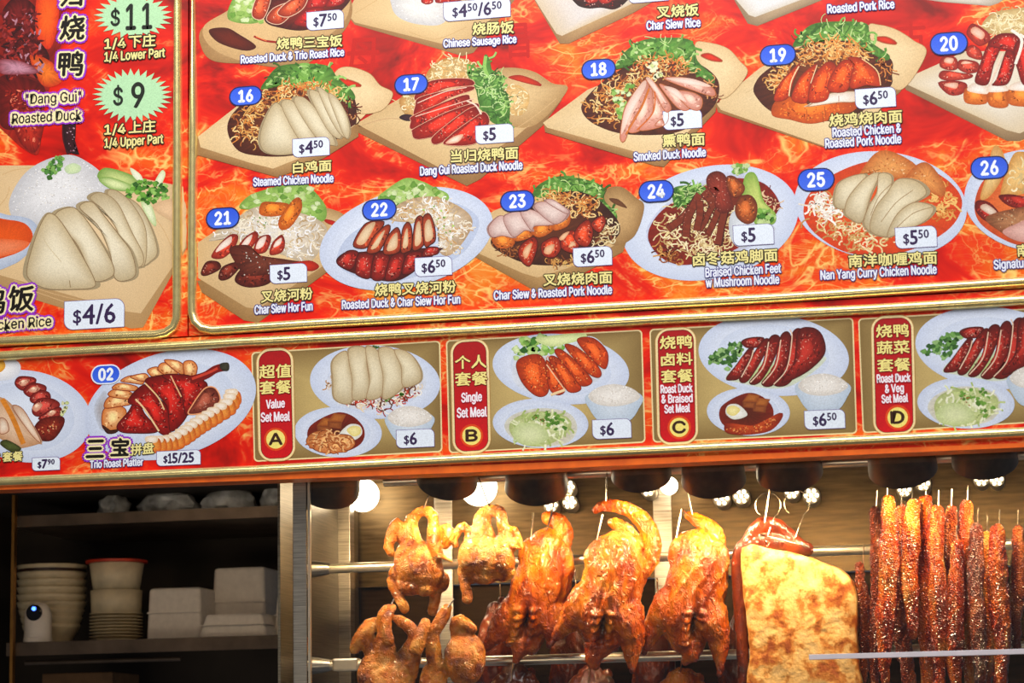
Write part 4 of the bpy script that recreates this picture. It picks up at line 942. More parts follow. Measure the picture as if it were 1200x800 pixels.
M['darkwall']=plain('dark_kitchen_wall',(52,44,38),.8,0,.2,6)
M['darkmetal']=plain('dark_shelf_metal',(96,82,70),.45,.5,.2,10)
M['foam']=plain('white_foam',(224,218,210),.75,0,.03,60)
M['ceramic']=plain('cream_ceramic',(214,200,168),.35,0,.06,30)
M['cer_dark']=plain('dark_glaze_band',(50,30,22),.35,0,.4,60)
M['redrim']=plain('red_plastic_rim',(190,50,24),.4,0,.1,30)
M['white_plastic']=plain('white_plastic',(230,222,212),.4,0,.03,30)
M['blackgloss']=plain('black_lens',(8,8,10),.15,0,.1,30)
M['blue']=emis('blue_indicator',(0.05,0.15,1.0),6.0)
M['bag']=plain('frosted_plastic_bag',(150,156,162),.35,0,.3,25,bump=.8)
M['card']=plain('brown_cardboard',(120,88,58),.8,0,.1,20)
M['bulb']=emis('warm_bulb',(1.0,0.88,0.66),14.0)  # glow of the globes that stand in for lamp reflections
M['diode']=emis('led_diode',(1.0,0.84,0.58),9.0)  # glow of the dots that stand in for reflected lamp faces
M['bulbface']=emis('lamp_face',(1.0,0.80,0.5),9.0)
m,nt,b=newmat('front_glass')
for n in list(nt.nodes):
    if n.type!='OUTPUT_MATERIAL': nt.nodes.remove(n)
out=[n for n in nt.nodes if n.type=='OUTPUT_MATERIAL'][0]
tr=N_(nt,'ShaderNodeBsdfTransparent'); gl=N_(nt,'ShaderNodeBsdfGlossy'); gl.inputs['Roughness'].default_value=.03
fr=N_(nt,'ShaderNodeFresnel',i_IOR=1.45); mxs=N_(nt,'ShaderNodeMixShader')
nt.links.new(fr.outputs[0],mxs.inputs[0]); nt.links.new(tr.outputs[0],mxs.inputs[1]); nt.links.new(gl.outputs[0],mxs.inputs[2]); nt.links.new(mxs.outputs[0],out.inputs[0])
M['glass']=m
M['glass_edge']=plain('pale_glass_edge',(214,206,214),.3,0,.03,30)

def bxp(bm,x0,y0,x1,y1,d0,d1,bev=0.0):
    """box whose front face covers the photo rectangle at depth d0"""
    a=P(x0,y1,d0); c=P(x1,y0,d0); a2=P(x0,y0,d0); c2=P(x1,y1,d0)
    box(bm,(min(a.x,c.x),d0,(a.z+c2.z)/2),(max(a.x,c.x),d1,(c.z+a2.z)/2),bev)
def struct(o): o['kind']='structure'; return o

# ============================================================ SETTING
bm=bmesh.new(); a=P(-80,500,1.5); c=P(420,900,1.5); box(bm,(a.x-.3,1.5,c.z-.2),(P(345,600,.2).x-.0,1.54,a.z+.3)); struct(finish(bm,'wall_back',M['darkwall']))
bm=bmesh.new(); a=P(10,600,1.45); box(bm,(a.x-.06,.72,P(0,900,.75).z),(a.x,1.5,P(0,480,.75).z)); struct(finish(bm,'wall_left',M['darkwall']))
bm=bmesh.new(); box(bm,(P(-80,0,1.5).x-.3,.12,P(200,540,.12).z+.03),(P(340,560,.2).x,1.5,P(200,540,.12).z+.06)); struct(finish(bm,'ceiling',M['darkwall']))

# ============================================================ KITCHEN SHELVES
SH=.95
sx0=P(12,750,SH).x; sx1=P(344,745,SH).x+.10; sz=P(180,749,SH).z
shelf=empty('wall_shelf',((sx0+sx1)/2,SH,sz),'dark metal shelf holding bowls and white foam boxes, left of the cabinet','shelf')
bm=bmesh.new(); box(bm,(sx0,SH-.02,sz-.004),(sx1,1.49,sz)); finish(bm,'shelf_board',M['darkmetal'],shelf)
bm=bmesh.new(); box(bm,(sx0,SH-.026,sz-.034),(sx1,SH-.0205,sz+.001),.001); finish(bm,'front_lip',M['darkmetal'],shelf)
bm=bmesh.new(); a=P(14,700,SH-.05); box(bm,(a.x-.006,SH-.045,P(0,860,SH).z),(a.x+.002,SH-.028,P(0,560,SH).z)); finish(bm,'upright',plain('brass_edge',(170,120,60),.35,.9),shelf)
uz=P(200,597,SH).z
up_=empty('wall_shelf',((sx0+sx1)/2,SH,uz),'upper dark shelf of plastic bags just below the menu board strip','shelf')
bm=bmesh.new(); box(bm,(sx0,SH+.0,uz-.03),(sx1,1.49,uz-.0005)); finish(bm,'shelf_board',M['darkmetal'],up_)
for i,(x0,x1,lab) in enumerate(((118,150,'small frosted plastic bag, leftmost on the upper shelf'),(164,232,'large frosted plastic bag in the middle of the upper shelf'),(238,300,'crumpled frosted plastic bag right of the middle on the upper shelf'),(306,350,'frosted plastic bag at the right end of the upper shelf'))):
    bm=bmesh.new(); a=P(x0,590,SH+.1); c=P(x1,590,SH+.1); w_=c.x-a.x
    bmesh.ops.create_icosphere(bm,subdivisions=3,radius=1)
    for v in bm.verts:
        n=noise.noise(v.co*2.2+Vector((i*5,0,0)))*.25
        k=v.co*(1+n); z=max(k.z,-.55)
        v.co=Vector(((a.x+c.x)/2+k.x*w_*.5,SH+.1+k.y*.06,uz+(z+.55)*.04))
    o=finish(bm,'plastic_bag',M['bag'],None,True); tag(o,lab,'bag','bags on the upper shelf')
# stacks of crockery -----------------------------------------
def bowl_mesh(r_,h,foot=.5,thick=.05):
    bm=bmesh.new()
    lathe(bm,[(r_*foot,0),(r_*foot*1.02,h*.08),(r_*.80,h*.42),(r_*.96,h*.8),(r_,h),(r_*(1-thick),h),(r_*(.92-thick),h*.8),(r_*(.76-thick),h*.45),(r_*foot*.8,h*.16),(0,h*.14)],(0,0,0),36)
    bmesh.ops.recalc_face_normals(bm,faces=bm.faces[:]); me=bpy.data.meshes.new('bowl'); bm.to_mesh(me); bm.free()
    for p in me.polygons: p.use_smooth=True
    return me
def put(name,me,mat,loc,label,cat,group=None):
    o=bpy.data.objects.new(name,me); COL.objects.link(o); o.location=loc
    if not me.materials: me.materials.append(mat)
    return tag(o,label,cat,group)
k_=pxs(SH+.1)
me=bowl_mesh(41*k_,.055,.62); me.materials.append(M['ceramic'])
b0=P(60,751,SH+.15); n=9; top=P(60,663,SH+.15).z; st=(top-sz-.055)/(n-1)
names=['lowest bowl of the tall cream stack behind the white camera','second lowest bowl of the tall cream bowl stack','third bowl from the bottom of the tall cream stack','fourth bowl from the bottom of the tall cream stack','middle bowl of the tall cream bowl stack','fourth bowl from the top of the tall cream stack','third bowl from the top of the tall cream stack','second bowl from the top of the tall cream stack','top bowl of the tall stack, cream with a dark painted band']
for i in range(n):
    s_=.84+.16*min(1,i/3)
    if i==n-1:
        t=empty('bowl',(b0.x,SH+.15,sz+i*st),names[i],'bowl','stacked cream bowls')
        o=bpy.data.objects.new('bowl_body',me); COL.objects.link(o); o.parent=t
        bm=bmesh.new(); R_=41*k_; lathe(bm,[(R_*.93,.030),(R_*.985,.044),(R_*.99,.044),(R_*.945,.030)],(0,0,0),36); m2=bpy.data.meshes.new('painted_band'); bmesh.ops.recalc_face_normals(bm,faces=bm.faces[:]); bm.to_mesh(m2); bm.free(); m2.materials.append(M['cer_dark'])
        o=bpy.data.objects.new('painted_band',m2); COL.objects.link(o); o.parent=t
    else:
        o=put('bowl',me,None,(b0.x,SH+.15,sz+.0005+i*st),names[i],'bowl','stacked cream bowls'); o.scale=(s_,s_,1)
# plates under the tubs
bm=bmesh.new(); R_=31*k_; lathe(bm,[(R_*.6,0),(R_*.7,.002),(R_,.0065),(R_,.008),(R_*.68,.0045),(0,.004)],(0,0,0),36); bmesh.ops.recalc_face_normals(bm,faces=bm.faces[:]); pm=bpy.data.meshes.new('plate'); bm.to_mesh(pm); bm.free(); pm.materials.append(M['ceramic'])
p0=P(136,751,SH+.12); zt=P(136,719,SH+.12).z; NP=9
ords=['lowest','second','third','fourth','fifth','sixth','seventh','eighth','top']
for i in range(NP):
    put('plate',pm,None,(p0.x,SH+.12,sz+.0005+i*(zt-sz-.008)/(NP-1)),('%s cream plate of the plate stack under the tubs'%ords[i]) if i in (0,8) else '%s plate up in the cream plate stack under the tubs'%ords[i],'plate','stacked cream plates')
def tub(r0,r1,h):
    bm=bmesh.new(); lathe(bm,[(r0,0),(r1*.97,h*.93),(r1*.92,h*.93),(r0*.93,.004),(0,.004)],(0,0,0),36); bmesh.ops.recalc_face_normals(bm,faces=bm.faces[:]); q=bpy.data.meshes.new('tub_body'); bm.to_mesh(q); bm.free(); q.materials.append(M['ceramic'])
    for p in q.polygons: p.use_smooth=True
    return q
z1=zt+.001; hh=P(136,690,SH+.12).z-z1
t=empty('plastic_tub',(p0.x,SH+.12,z1),'plain cream tub standing on the stack of cream plates','tub','cream plastic tubs')
o=bpy.data.objects.new('tub_body',tub(29*k_,31*k_,hh)); COL.objects.link(o); o.parent=t
z2=z1+hh*.94; h2=P(136,657,SH+.12).z-z2
t=empty('plastic_tub',(p0.x,SH+.12,z2),'cream tub with a red rim, topmost on the plate stack','tub','cream plastic tubs')
o=bpy.data.objects.new('tub_body',tub(27*k_,33*k_,h2)); COL.objects.link(o); o.parent=t
bm=bmesh.new(); lathe(bm,[(33*k_,h2*.90),(36*k_,h2*.92),(36*k_,h2),(32.5*k_,h2),(32.5*k_,h2*.9)],(0,0,0),36); q=bpy.data.meshes.new('rim'); bmesh.ops.recalc_face_normals(bm,faces=bm.faces[:]); bm.to_mesh(q); bm.free(); q.materials.append(M['redrim']); o=bpy.data.objects.new('rim',q); COL.objects.link(o); o.parent=t
# little camera
t=empty('security_camera',P(43,752,SH+.005),'small white camera with a black lens and blue light on the shelf','camera')
t.location.z=sz
k2=pxs(SH); cx=t.location.x; cy=SH+.012; hgt=P(43,705,SH).z-sz
bm=bmesh.new(); lathe(bm,[(16*k2,0),(17*k2,.006),(16.5*k2,hgt*.30),(16.5*k2,hgt*.68),(14.5*k2,hgt*.84),(9*k2,hgt*.96),(0,hgt)],(cx,cy,sz),28,sy=.75); finish(bm,'housing',M['white_plastic'],t,True)
bm=bmesh.new(); lathe(bm,[(17.2*k2,0),(17.6*k2,.004),(17.2*k2,hgt*.13),(16*k2,hgt*.15)],(cx,cy,sz),28,sy=.77); finish(bm,'base',M['white_plastic'],t,True)
AX=Matrix.Rotation(R(90),3,'X'); lz=P(44,718,SH).z
bm=bmesh.new(); lathe(bm,[(9.5*k2,-.001),(9.5*k2,.006),(8*k2,.009),(0,.0095)],(cx,cy-.75*16*k2+.004,lz),24,axis=AX); ln=finish(bm,'lens',M['blackgloss'],t,True)
bm=bmesh.new(); lathe(bm,[(2.4*k2,0),(2.4*k2,.003),(0,.0035)],(cx+.002,cy-.75*16*k2-.0055,lz+4.5*k2),16,axis=AX); finish(bm,'indicator_light',M['blue'],ln)
# foam boxes: soft-edged clamshell packs
def foam(x0,y0,x1,y1,d,dep,label,slope=0.0,side=0.0):
    bm=bmesh.new(); a=P(x0,y1,d); c=P(x1,y0,d)
    h=c.z-a.z; wd=c.x-a.x
    z0=sz if y1>740 else a.z
    h=c.z-z0
    r=bmesh.ops.create_cube(bm,size=1)
    for v in r['verts']:
        tx=slope if v.co.z>0 else 0
        v.co=Vector((a.x+wd/2+v.co.x*wd*(1-tx*1.6),d+dep/2+v.co.y*dep*(1-tx),z0+h/2+v.co.z*h))
    bmesh.ops.bevel(bm,geom=bm.edges[:],offset=.012,segments=4,profile=.6,affect='EDGES')
    t=empty('foam_box',(a.x+wd/2,d+dep/2,z0),label,'box','white foam boxes on the shelf')
    finish(bm,'tray',M['foam'],t,True)
    bm=bmesh.new(); box(bm,(a.x+wd*.02,d-.003,z0+h*.52),(c.x-wd*.02,d+dep*.5,z0+h*.55),.001); finish(bm,'seam_rim',M['foam'],t)
foam(171,687,236,750,SH+.10,.14,'white foam box next to the cream plates, leftmost foam box',.05)
foam(246,663,312,750,SH+.22,.16,'tallest white foam box at the back of the shelf',.07)
foam(232,717,313,750,SH+.03,.14,'low white foam box in front of the tallest one',.12)
foam(320,696,362,750,SH+.12,.12,'white foam box half hidden behind the steel post',.10)
# things below the shelf
bm=bmesh.new(); bxp(bm,48,788,132,870,SH+.15,SH+.35,.004); o=finish(bm,'carton',M['card']); tag(o,'brown carton under the kitchen shelf at the bottom left','carton')
lz2=P(50,776,SH+.1).z
bm=bmesh.new(); tube(bm,[(sx0,SH+.1,lz2),(P(215,0,SH+.1).x,SH+.1,lz2)],.006); tag(finish(bm,'hanging_rod',M['darkmetal'],None,True),'thin dark metal rod running beneath the kitchen shelf','rod')

# ============================================================ GLASS DISPLAY CABINET
ZB=P(700,860,.2).z
cab=empty('display_cabinet',(P(780,800,.1).x,.1,ZB),'steel and glass display cabinet full of hanging roast meats','cabinet')
xl=P(343,650,.10).x; xr=P(1250,650,.10).x; ztop=P(700,530,.1).z+.04
bm=bmesh.new(); box(bm,(xl,.10,ZB),(P(359,650,.10).x,.14,ztop),.002); finish(bm,'corner_post',M['steel'],cab)
bm=bmesh.new(); box(bm,(P(359.5,650,.10).x,.104,ZB),(P(363,650,.10).x,.112,ztop),.001); finish(bm,'glass_trim',M['chrome'],cab)
xs=P(363,650,.42).x
bm=bmesh.new(); box(bm,(xs-.006,.19,ZB),(xs,.84,ztop)); finish(bm,'side_panel',M['steel_side'],cab)
bm=bmesh.new(); box(bm,(xs-.004,.66,ZB),(xs+.03,.70,ztop),.002); finish(bm,'rear_post',M['steel'],cab)
BK_=.85
zm=P(780,676,BK_).z
bm=bmesh.new(); box(bm,(xs-.006,BK_,zm),(xr,BK_+.02,ztop)); finish(bm,'back_panel',M['steel_back'],cab)
bm=bmesh.new(); box(bm,(xs-.006,BK_+.03,ZB),(xr,BK_+.05,zm-.001)); finish(bm,'lower_back_panel',brushed('smoked_steel_panel',(52,40,30),.5,sc=(1.5,1,14)),cab)  # dark colour stands in for the shaded gap under the back panel
for x in (520,778):
    bm=bmesh.new(); a=P(x,700,BK_); box(bm,(a.x-.02,BK_-.006,ZB),(a.x+.025,BK_+.0,ztop),.001); finish(bm,'joint_strip',M['steel'],cab)
bm=bmesh.new(); box(bm,(xs-.006,.15,ztop-.0),(xr,BK_+.02,ztop+.02)); finish(bm,'roof_panel',M['steel_back'],cab)
gt=P(700,546,.085).z+.03
bm=bmesh.new(); box(bm,(P(360,650,.09).x,.088,ZB),(xr,.094,gt)); finish(bm,'glass_pane',M['glass'],cab)
bm=bmesh.new(); a=P(948,770,.08); c=P(1260,762,.08); zc=P(1075,766.3,.08).z; box(bm,(a.x,.080,zc-.0055),(c.x,.0875,zc+.0055),.001); finish(bm,'glass_edge',M['glass_edge'],cab)
def rail(name,xa,xb,pxm,pym,d,r_,lab=None):
    z=P(pxm,pym,d).z; bm=bmesh.new(); tube(bm,[(P(xa,pym,d).x,d,z),(P(xb,pym,d).x,d,z)],r_,16); o=finish(bm,name,M['chrome'],cab,True); return z
RZ1=rail('hanging_rail',363,1250,780,652,.42,.0115); RZ2=rail('hanging_rail',363,1250,780,768.5,.42,.0115); RZ0=rail('top_rail',450,1250,900,545,.30,.012)
for z,py in ((RZ1,0),(RZ2,1)):
    bm=bmesh.new(); x=xs; 
    lathe(bm,[(.021,0),(.019,.018),(.013,.05),(.0125,.05)],(x,.42,z),20,axis=Matrix.Rotation(R(90),3,'Y')); finish(bm,'rail_socket',M['steel'],cab,True)
bm=bmesh.new(); a=P(391,780,.42); box(bm,(a.x,.405,RZ2-.015),(P(421,780,.42).x,.435,RZ2+.015),.005); finish(bm,'rail_clamp',M['chrome'],cab)

# heat lamps ---------------------------------------------------
lamps=[(384,588,37,-26,8),(524,579,35,-22,5),(629,587,36,-10,2),(752,572,34,-6,0),(837,579,36,-3,0),(926,571,37,0,0),(1059,567,38,3,0),(1155,557,36,0,0)]
wh=['first lamp shade from the left, tilted, beside the steel post','second lamp shade from the left, above the first soy chicken','third lamp shade from the left, above the first roast duck','fourth lamp shade from the left, above the middle roast duck','fifth lamp shade from the left, above the right roast duck','sixth lamp shade, above the roast pork slab','seventh lamp shade, above the char siew strips','last black lamp shade at the right edge of the cabinet']
for (px_,py_,rp,tw,_),lab in zip(lamps,wh):
    d=.215; k=pxs(d); R_=rp*k; c=P(px_,py_,d); c=Vector((c.x,d,c.z+R_*.42))
    t=empty('heat_lamp',c,lab if 'black' in lab else 'black '+lab,'lamp','heat lamps over the meats')
    rot=Matrix.Rotation(R(-tw),3,'Y')@Matrix.Rotation(R(40),3,'X')     # opening leans to the back
    bm=bmesh.new(); lathe(bm,[(R_*.98,.004),(R_,0),(R_*1.0,.004),(R_*.93,.06),(R_*.80,.11),(R_*.45,.15),(R_*.42,.15),(R_*.76,.106),(R_*.90,.06),(R_*.96,.004)],c,40,axis=rot); finish(bm,'lamp_shade',M['shade'],t,True)
    bm=bmesh.new(); lathe(bm,[(0,.028),(R_*.5,.03),(R_*.62,.05),(R_*.3,.09),(0,.09)],c,24,axis=rot); finish(bm,'bulb',M['bulbface'],t,True)
    l=bpy.data.lights.new('lamp_light','SPOT'); l.energy=LAMP_W; l.color=(1.0,.72,.38); l.spot_size=R(165); l.spot_blend=.6; l.shadow_soft_size=.018
    lo=bpy.data.objects.new('lamp_light',l); COL.objects.link(lo); lo.location=c+Vector((0,-.02,-R_*.55)); dirv=Vector((0,.42,-.9)); lo.rotation_euler=dirv.to_track_quat('-Z','Y').to_euler()
# lamp reflections in the back panel, built as added glowing globes and LED fittings
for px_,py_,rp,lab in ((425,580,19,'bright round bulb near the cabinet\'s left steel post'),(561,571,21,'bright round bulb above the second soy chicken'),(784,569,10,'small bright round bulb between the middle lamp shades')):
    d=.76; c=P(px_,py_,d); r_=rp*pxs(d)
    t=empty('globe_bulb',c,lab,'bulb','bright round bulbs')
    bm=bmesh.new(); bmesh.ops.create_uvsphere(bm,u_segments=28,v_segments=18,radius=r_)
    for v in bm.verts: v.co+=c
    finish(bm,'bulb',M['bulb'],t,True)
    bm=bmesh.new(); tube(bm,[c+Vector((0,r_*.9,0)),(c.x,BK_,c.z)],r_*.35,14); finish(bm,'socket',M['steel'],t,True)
    l=bpy.data.lights.new('globe_light','POINT'); l.energy=0.9*rp/20; l.color=(1,.78,.5); l.shadow_soft_size=r_; lo=bpy.data.objects.new('globe_light',l); COL.objects.link(lo); lo.location=c+Vector((0,-r_-.03,0))  # added point light in front of each reflection globe
led_glints=[(646,592,9,'ring LED spotlight above the first roast duck, lowest left of three'),(668,589,9,'ring LED spotlight above the first roast duck, lowest right of three'),(666,571,9,'ring LED spotlight beside the third lamp shade, highest of three'),(760,574,9,'ring LED spotlight just under the fourth lamp shade'),(846,584.5,10,'ring LED spotlight under the fifth lamp shade'),(869,582,10,'ring LED spotlight right of the fifth lamp shade'),(928,577,9,'ring LED spotlight under the sixth lamp shade'),(951,581,10,'ring LED spotlight right of the sixth lamp shade'),(1060,574,9,'ring LED spotlight under the seventh lamp shade'),(1082,567,9,'ring LED spotlight right of the seventh lamp shade'),(1150,562,9,'ring LED spotlight left of centre under the last lamp shade'),(1168,562,9,'ring LED spotlight right of centre under the last lamp shade')]
for px_,py_,rp,lab in led_glints:  # reflected lamp faces, built as added LED rings on the back panel
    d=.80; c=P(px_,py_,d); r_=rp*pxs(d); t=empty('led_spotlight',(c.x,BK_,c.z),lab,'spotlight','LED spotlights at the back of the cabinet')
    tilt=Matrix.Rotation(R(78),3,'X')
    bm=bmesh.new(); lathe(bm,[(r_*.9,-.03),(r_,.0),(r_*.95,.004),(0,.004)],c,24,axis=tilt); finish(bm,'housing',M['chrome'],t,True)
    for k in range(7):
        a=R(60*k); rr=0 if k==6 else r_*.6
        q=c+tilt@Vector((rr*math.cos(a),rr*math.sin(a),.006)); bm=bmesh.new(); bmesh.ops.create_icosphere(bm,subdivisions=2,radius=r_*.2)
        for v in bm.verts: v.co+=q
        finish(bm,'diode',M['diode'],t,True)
# ============================================================ MEATS
def skin(name, stops, rough, sc=55, bump=.5, stretch=(1,1,.55), coat=.6, spark=0.0, dist=.004):
    m,nt,b=newmat(name); tc=N_(nt,'ShaderNodeTexCoord'); mp=N_(nt,'ShaderNodeMapping'); mp.inputs['Scale'].default_value=stretch
    nt.links.new(tc.outputs['Object'],mp.inputs[0])
    n1=N_(nt,'ShaderNodeTexNoise',i_Scale=sc*.35,i_Detail=5.0,i_Distortion=.5); n2=N_(nt,'ShaderNodeTexNoise',i_Scale=sc,i_Detail=4.0,i_Distortion=1.2)
    for n in (n1,n2): nt.links.new(mp.outputs[0],n.inputs['Vector'])
    c=ramp(nt,n1.outputs[0],stops); at=N_(nt,'ShaderNodeVertexColor',layer_name='Col')
    mx=N_(nt,'ShaderNodeMix',data_type='RGBA',blend_type='MULTIPLY'); mx.inputs[0].default_value=1.0
    nt.links.new(c,mx.inputs[6]); nt.links.new(at.outputs[0],mx.inputs[7]); nt.links.new(mx.outputs[2],b.inputs['Base Color'])
    b.inputs['Roughness'].default_value=rough; b.inputs['Coat Weight'].default_value=coat; b.inputs['Coat Roughness'].default_value=.07
    b.inputs['Subsurface Weight'].default_value=0
    # wrinkles: ridged
    s1=N_(nt,'ShaderNodeMath',operation='SUBTRACT'); s1.inputs[1].default_value=.5; nt.links.new(n2.outputs[0],s1.inputs[0]); a1=N_(nt,'ShaderNodeMath',operation='ABSOLUTE'); nt.links.new(s1.outputs[0],a1.inputs[0])
    ad=N_(nt,'ShaderNodeMath',operation='MULTIPLY_ADD'); ad.inputs[1].default_value=2.2; nt.links.new(a1.outputs[0],ad.inputs[0]); nt.links.new(n2.outputs[0],ad.inputs[2])
    bp=N_(nt,'ShaderNodeBump',i_Strength=bump,i_Distance=dist); nt.links.new(ad.outputs[0],bp.inputs['Height']); last=bp
    if spark:
        vz=N_(nt,'ShaderNodeTexVoronoi',i_Scale=spark); nt.links.new(tc.outputs['Object'],vz.inputs['Vector'])
        b2=N_(nt,'ShaderNodeBump',i_Strength=1.0,i_Distance=.006); nt.links.new(vz.outputs[0],b2.inputs['Height']); nt.links.new(bp.outputs[0],b2.inputs['Normal']); last=b2
    nt.links.new(last.outputs[0],b.inputs['Normal']); nt.links.new(last.outputs[0],b.inputs['Coat Normal'])
    return m
M['duck']=skin('glazed_duck_skin',[(.3,(140,46,2)),(.46,(194,84,4)),(.6,(218,116,10)),(.75,(230,152,38))],.2,70,1.0,(1,1,.6),.8,dist=.006)
M['chicken']=skin('soy_chicken_skin',[(.3,(120,48,8)),(.48,(196,108,22)),(.62,(216,144,54)),(.78,(232,184,100))],.22,85,1.0,(1,1,1),.8,dist=.005)
M['darkduck']=skin('dark_roast_skin',[(.3,(60,18,6)),(.55,(120,44,10)),(.75,(160,70,18))],.3,50,.6)
M['siew']=skin('char_siew_glaze',[(.3,(84,18,4)),(.45,(158,46,6)),(.57,(190,84,14)),(.72,(224,156,70))],.13,80,1.0,(1,1,.25),1.0,spark=260,dist=.003)
M['siewdark']=skin('dark_rib_glaze',[(.3,(70,20,6)),(.5,(130,46,12)),(.7,(196,100,40))],.26,70,.7,(1,1,.3),1.0,spark=260,dist=.003)
def porkmat():
    m,nt,b=newmat('crackling'); tc=N_(nt,'ShaderNodeTexCoord')
    n1=N_(nt,'ShaderNodeTexNoise',i_Scale=24.0,i_Detail=8.0,i_Distortion=.15); n2=N_(nt,'ShaderNodeTexNoise',i_Scale=120.0,i_Detail=3.0)
    n1.inputs['Roughness'].default_value=.62
    for n in (n1,n2): nt.links.new(tc.outputs['Object'],n.inputs['Vector'])
    c=ramp(nt,n1.outputs[0],[(.36,(244,212,146)),(.48,(236,192,116)),(.54,(210,140,58)),(.62,(172,90,28)),(.75,(120,54,14))])
    at=N_(nt,'ShaderNodeVertexColor',layer_name='Col'); mx=N_(nt,'ShaderNodeMix',data_type='RGBA',blend_type='MULTIPLY'); mx.inputs[0].default_value=1.0
    nt.links.new(c,mx.inputs[6]); nt.links.new(at.outputs[0],mx.inputs[7]); nt.links.new(mx.outputs[2],b.inputs['Base Color']); b.inputs['Roughness'].default_value=.5
    bp=N_(nt,'ShaderNodeBump',i_Strength=.6,i_Distance=.003); nt.links.new(n2.outputs[0],bp.inputs['Height']); nt.links.new(bp.outputs[0],b.inputs['Normal'])
    return m
M['pork']=porkmat()

class Meat:
    """one continuous body: rounded limbs and lumps fused into a single surface.
    points are (photo x, photo y, depth toward viewer, radius), all in photo pixels at depth d"""
    def __init__(s,d): s.d=d; s.k=pxs(d); s.bm=bmesh.new()
    def W(s,x,y,z=0): return P(x,y,s.d)+Vector((0,-z*s.k,0))
    def limb(s,pts,n=14,flat=1.0):
        q=catmull([tuple(map(float,p)) for p in pts],False,6)
        pos=[s.W(a[0],a[1],a[2]) for a in q]; rad=[max(.5,a[3])*s.k for a in q]
        # round ends
        t0=(pos[0]-pos[1]).normalized(); t1=(pos[-1]-pos[-2]).normalized()
        pos=[pos[0]+t0*rad[0]*.85]+[pos[0]+t0*rad[0]*.5]+pos+[pos[-1]+t1*rad[-1]*.5]+[pos[-1]+t1*rad[-1]*.85]
        rad=[rad[0]*.4,rad[0]*.82]+rad+[rad[-1]*.82,rad[-1]*.4]
        tube(s.bm,pos,rad,n)
    def ell(s,x,y,z,rx,ry,rz=None,rot=0):
        rz=rz or min(rx,ry); c=s.W(x,y,z); r_=bmesh.ops.create_icosphere(s.bm,subdivisions=3,radius=1)
        Mr=Matrix.Rotation(R(rot),3,'Y')
        for v in r_['verts']:
            v.co=c+Mr@Vector((v.co.x*rx*s.k,v.co.y*rz*s.k,v.co.z*ry*s.k))
    def build(s,name,mat,parent,vox=.0026,amp=.0016,fr=70,stretch=.5,cut=None,paint=None,smooth=6,amp2=0.0,seed=0,ridges=None,flat=.8):
        bmesh.ops.recalc_face_normals(s.bm,faces=s.bm.faces[:])
        me=bpy.data.meshes.new('t'); s.bm.to_mesh(me); s.bm.free(); o=bpy.data.objects.new('t',me); COL.objects.link(o)
        md=o.modifiers.new('r','REMESH'); md.mode='VOXEL'; md.voxel_size=vox; md.use_smooth_shade=True
        ms=o.modifiers.new('s','SMOOTH'); ms.iterations=smooth; ms.factor=.5
        dg=bpy.context.evaluated_depsgraph_get(); dg.update(); out=bpy.data.meshes.new_from_object(o.evaluated_get(dg))
        bpy.data.objects.remove(o); bpy.data.meshes.remove(me)
        n=len(out.vertices); co=np.zeros(n*3,dtype=np.float32); out.vertices.foreach_get('co',co); co=co.reshape(-1,3)
        no=np.zeros(n*3,dtype=np.float32); out.vertices.foreach_get('normal',no) ; no=no.reshape(-1,3)
        d=co-np.array(CAMP); fz=d@np.array(_f); px=600+FPX*(d@np.array(_r))/fz; py=400-FPX*(d@np.array(_u))/fz
        front=(no[:,1]<.1)
        disp=np.zeros(n)
        for i in range(n):
            v=Vector((co[i,0]*fr,co[i,1]*fr,co[i,2]*fr*stretch))+Vector((seed*7.3,0,seed))
            a=noise.noise(v); disp[i]=amp*(a-.8*abs(noise.noise(v*1.7))*1.2)
            if amp2: disp[i]+=amp2*noise.noise(v*.25)
        col=np.ones((n,4),dtype=np.float32)
        if cut is not None: disp+=cut(px,py,front)*s.k
        if paint is not None: col[:,:3]=paint(px,py,front,co,no)
        co=co+no*disp[:,None]
        ym=co[:,1].mean(); co[:,1]=ym+(co[:,1]-ym)*flat
        out.vertices.foreach_set('co',co.astype(np.float32).ravel())
        at=out.color_attributes.new('Col','FLOAT_COLOR','POINT'); at.data.foreach_set('color',col.ravel())
        for p in out.polygons: p.use_smooth=True
        out.name=name; out.materials.clear(); out.materials.append(mat); out.update()
        return link(name,out,None,parent)
def gss(px,py,x,y,rx,ry,rot=0):
    a=R(rot); dx=px-x; dy=py-y; u=(dx*math.cos(a)+dy*math.sin(a))/rx; v=(-dx*math.sin(a)+dy*math.cos(a))/ry
    return np.exp(-(u*u+v*v))
def hook(parent,pts,d,r_=.0018,name='hook'):
    bm=bmesh.new(); k=pxs(d); q=[P(p[0],p[1],d)+Vector((0,-(p[2] if len(p)>2 else 0)*k,0)) for p in pts]
    tube(bm,q,r_,8); return finish(bm,name,M['hook'],parent,True)

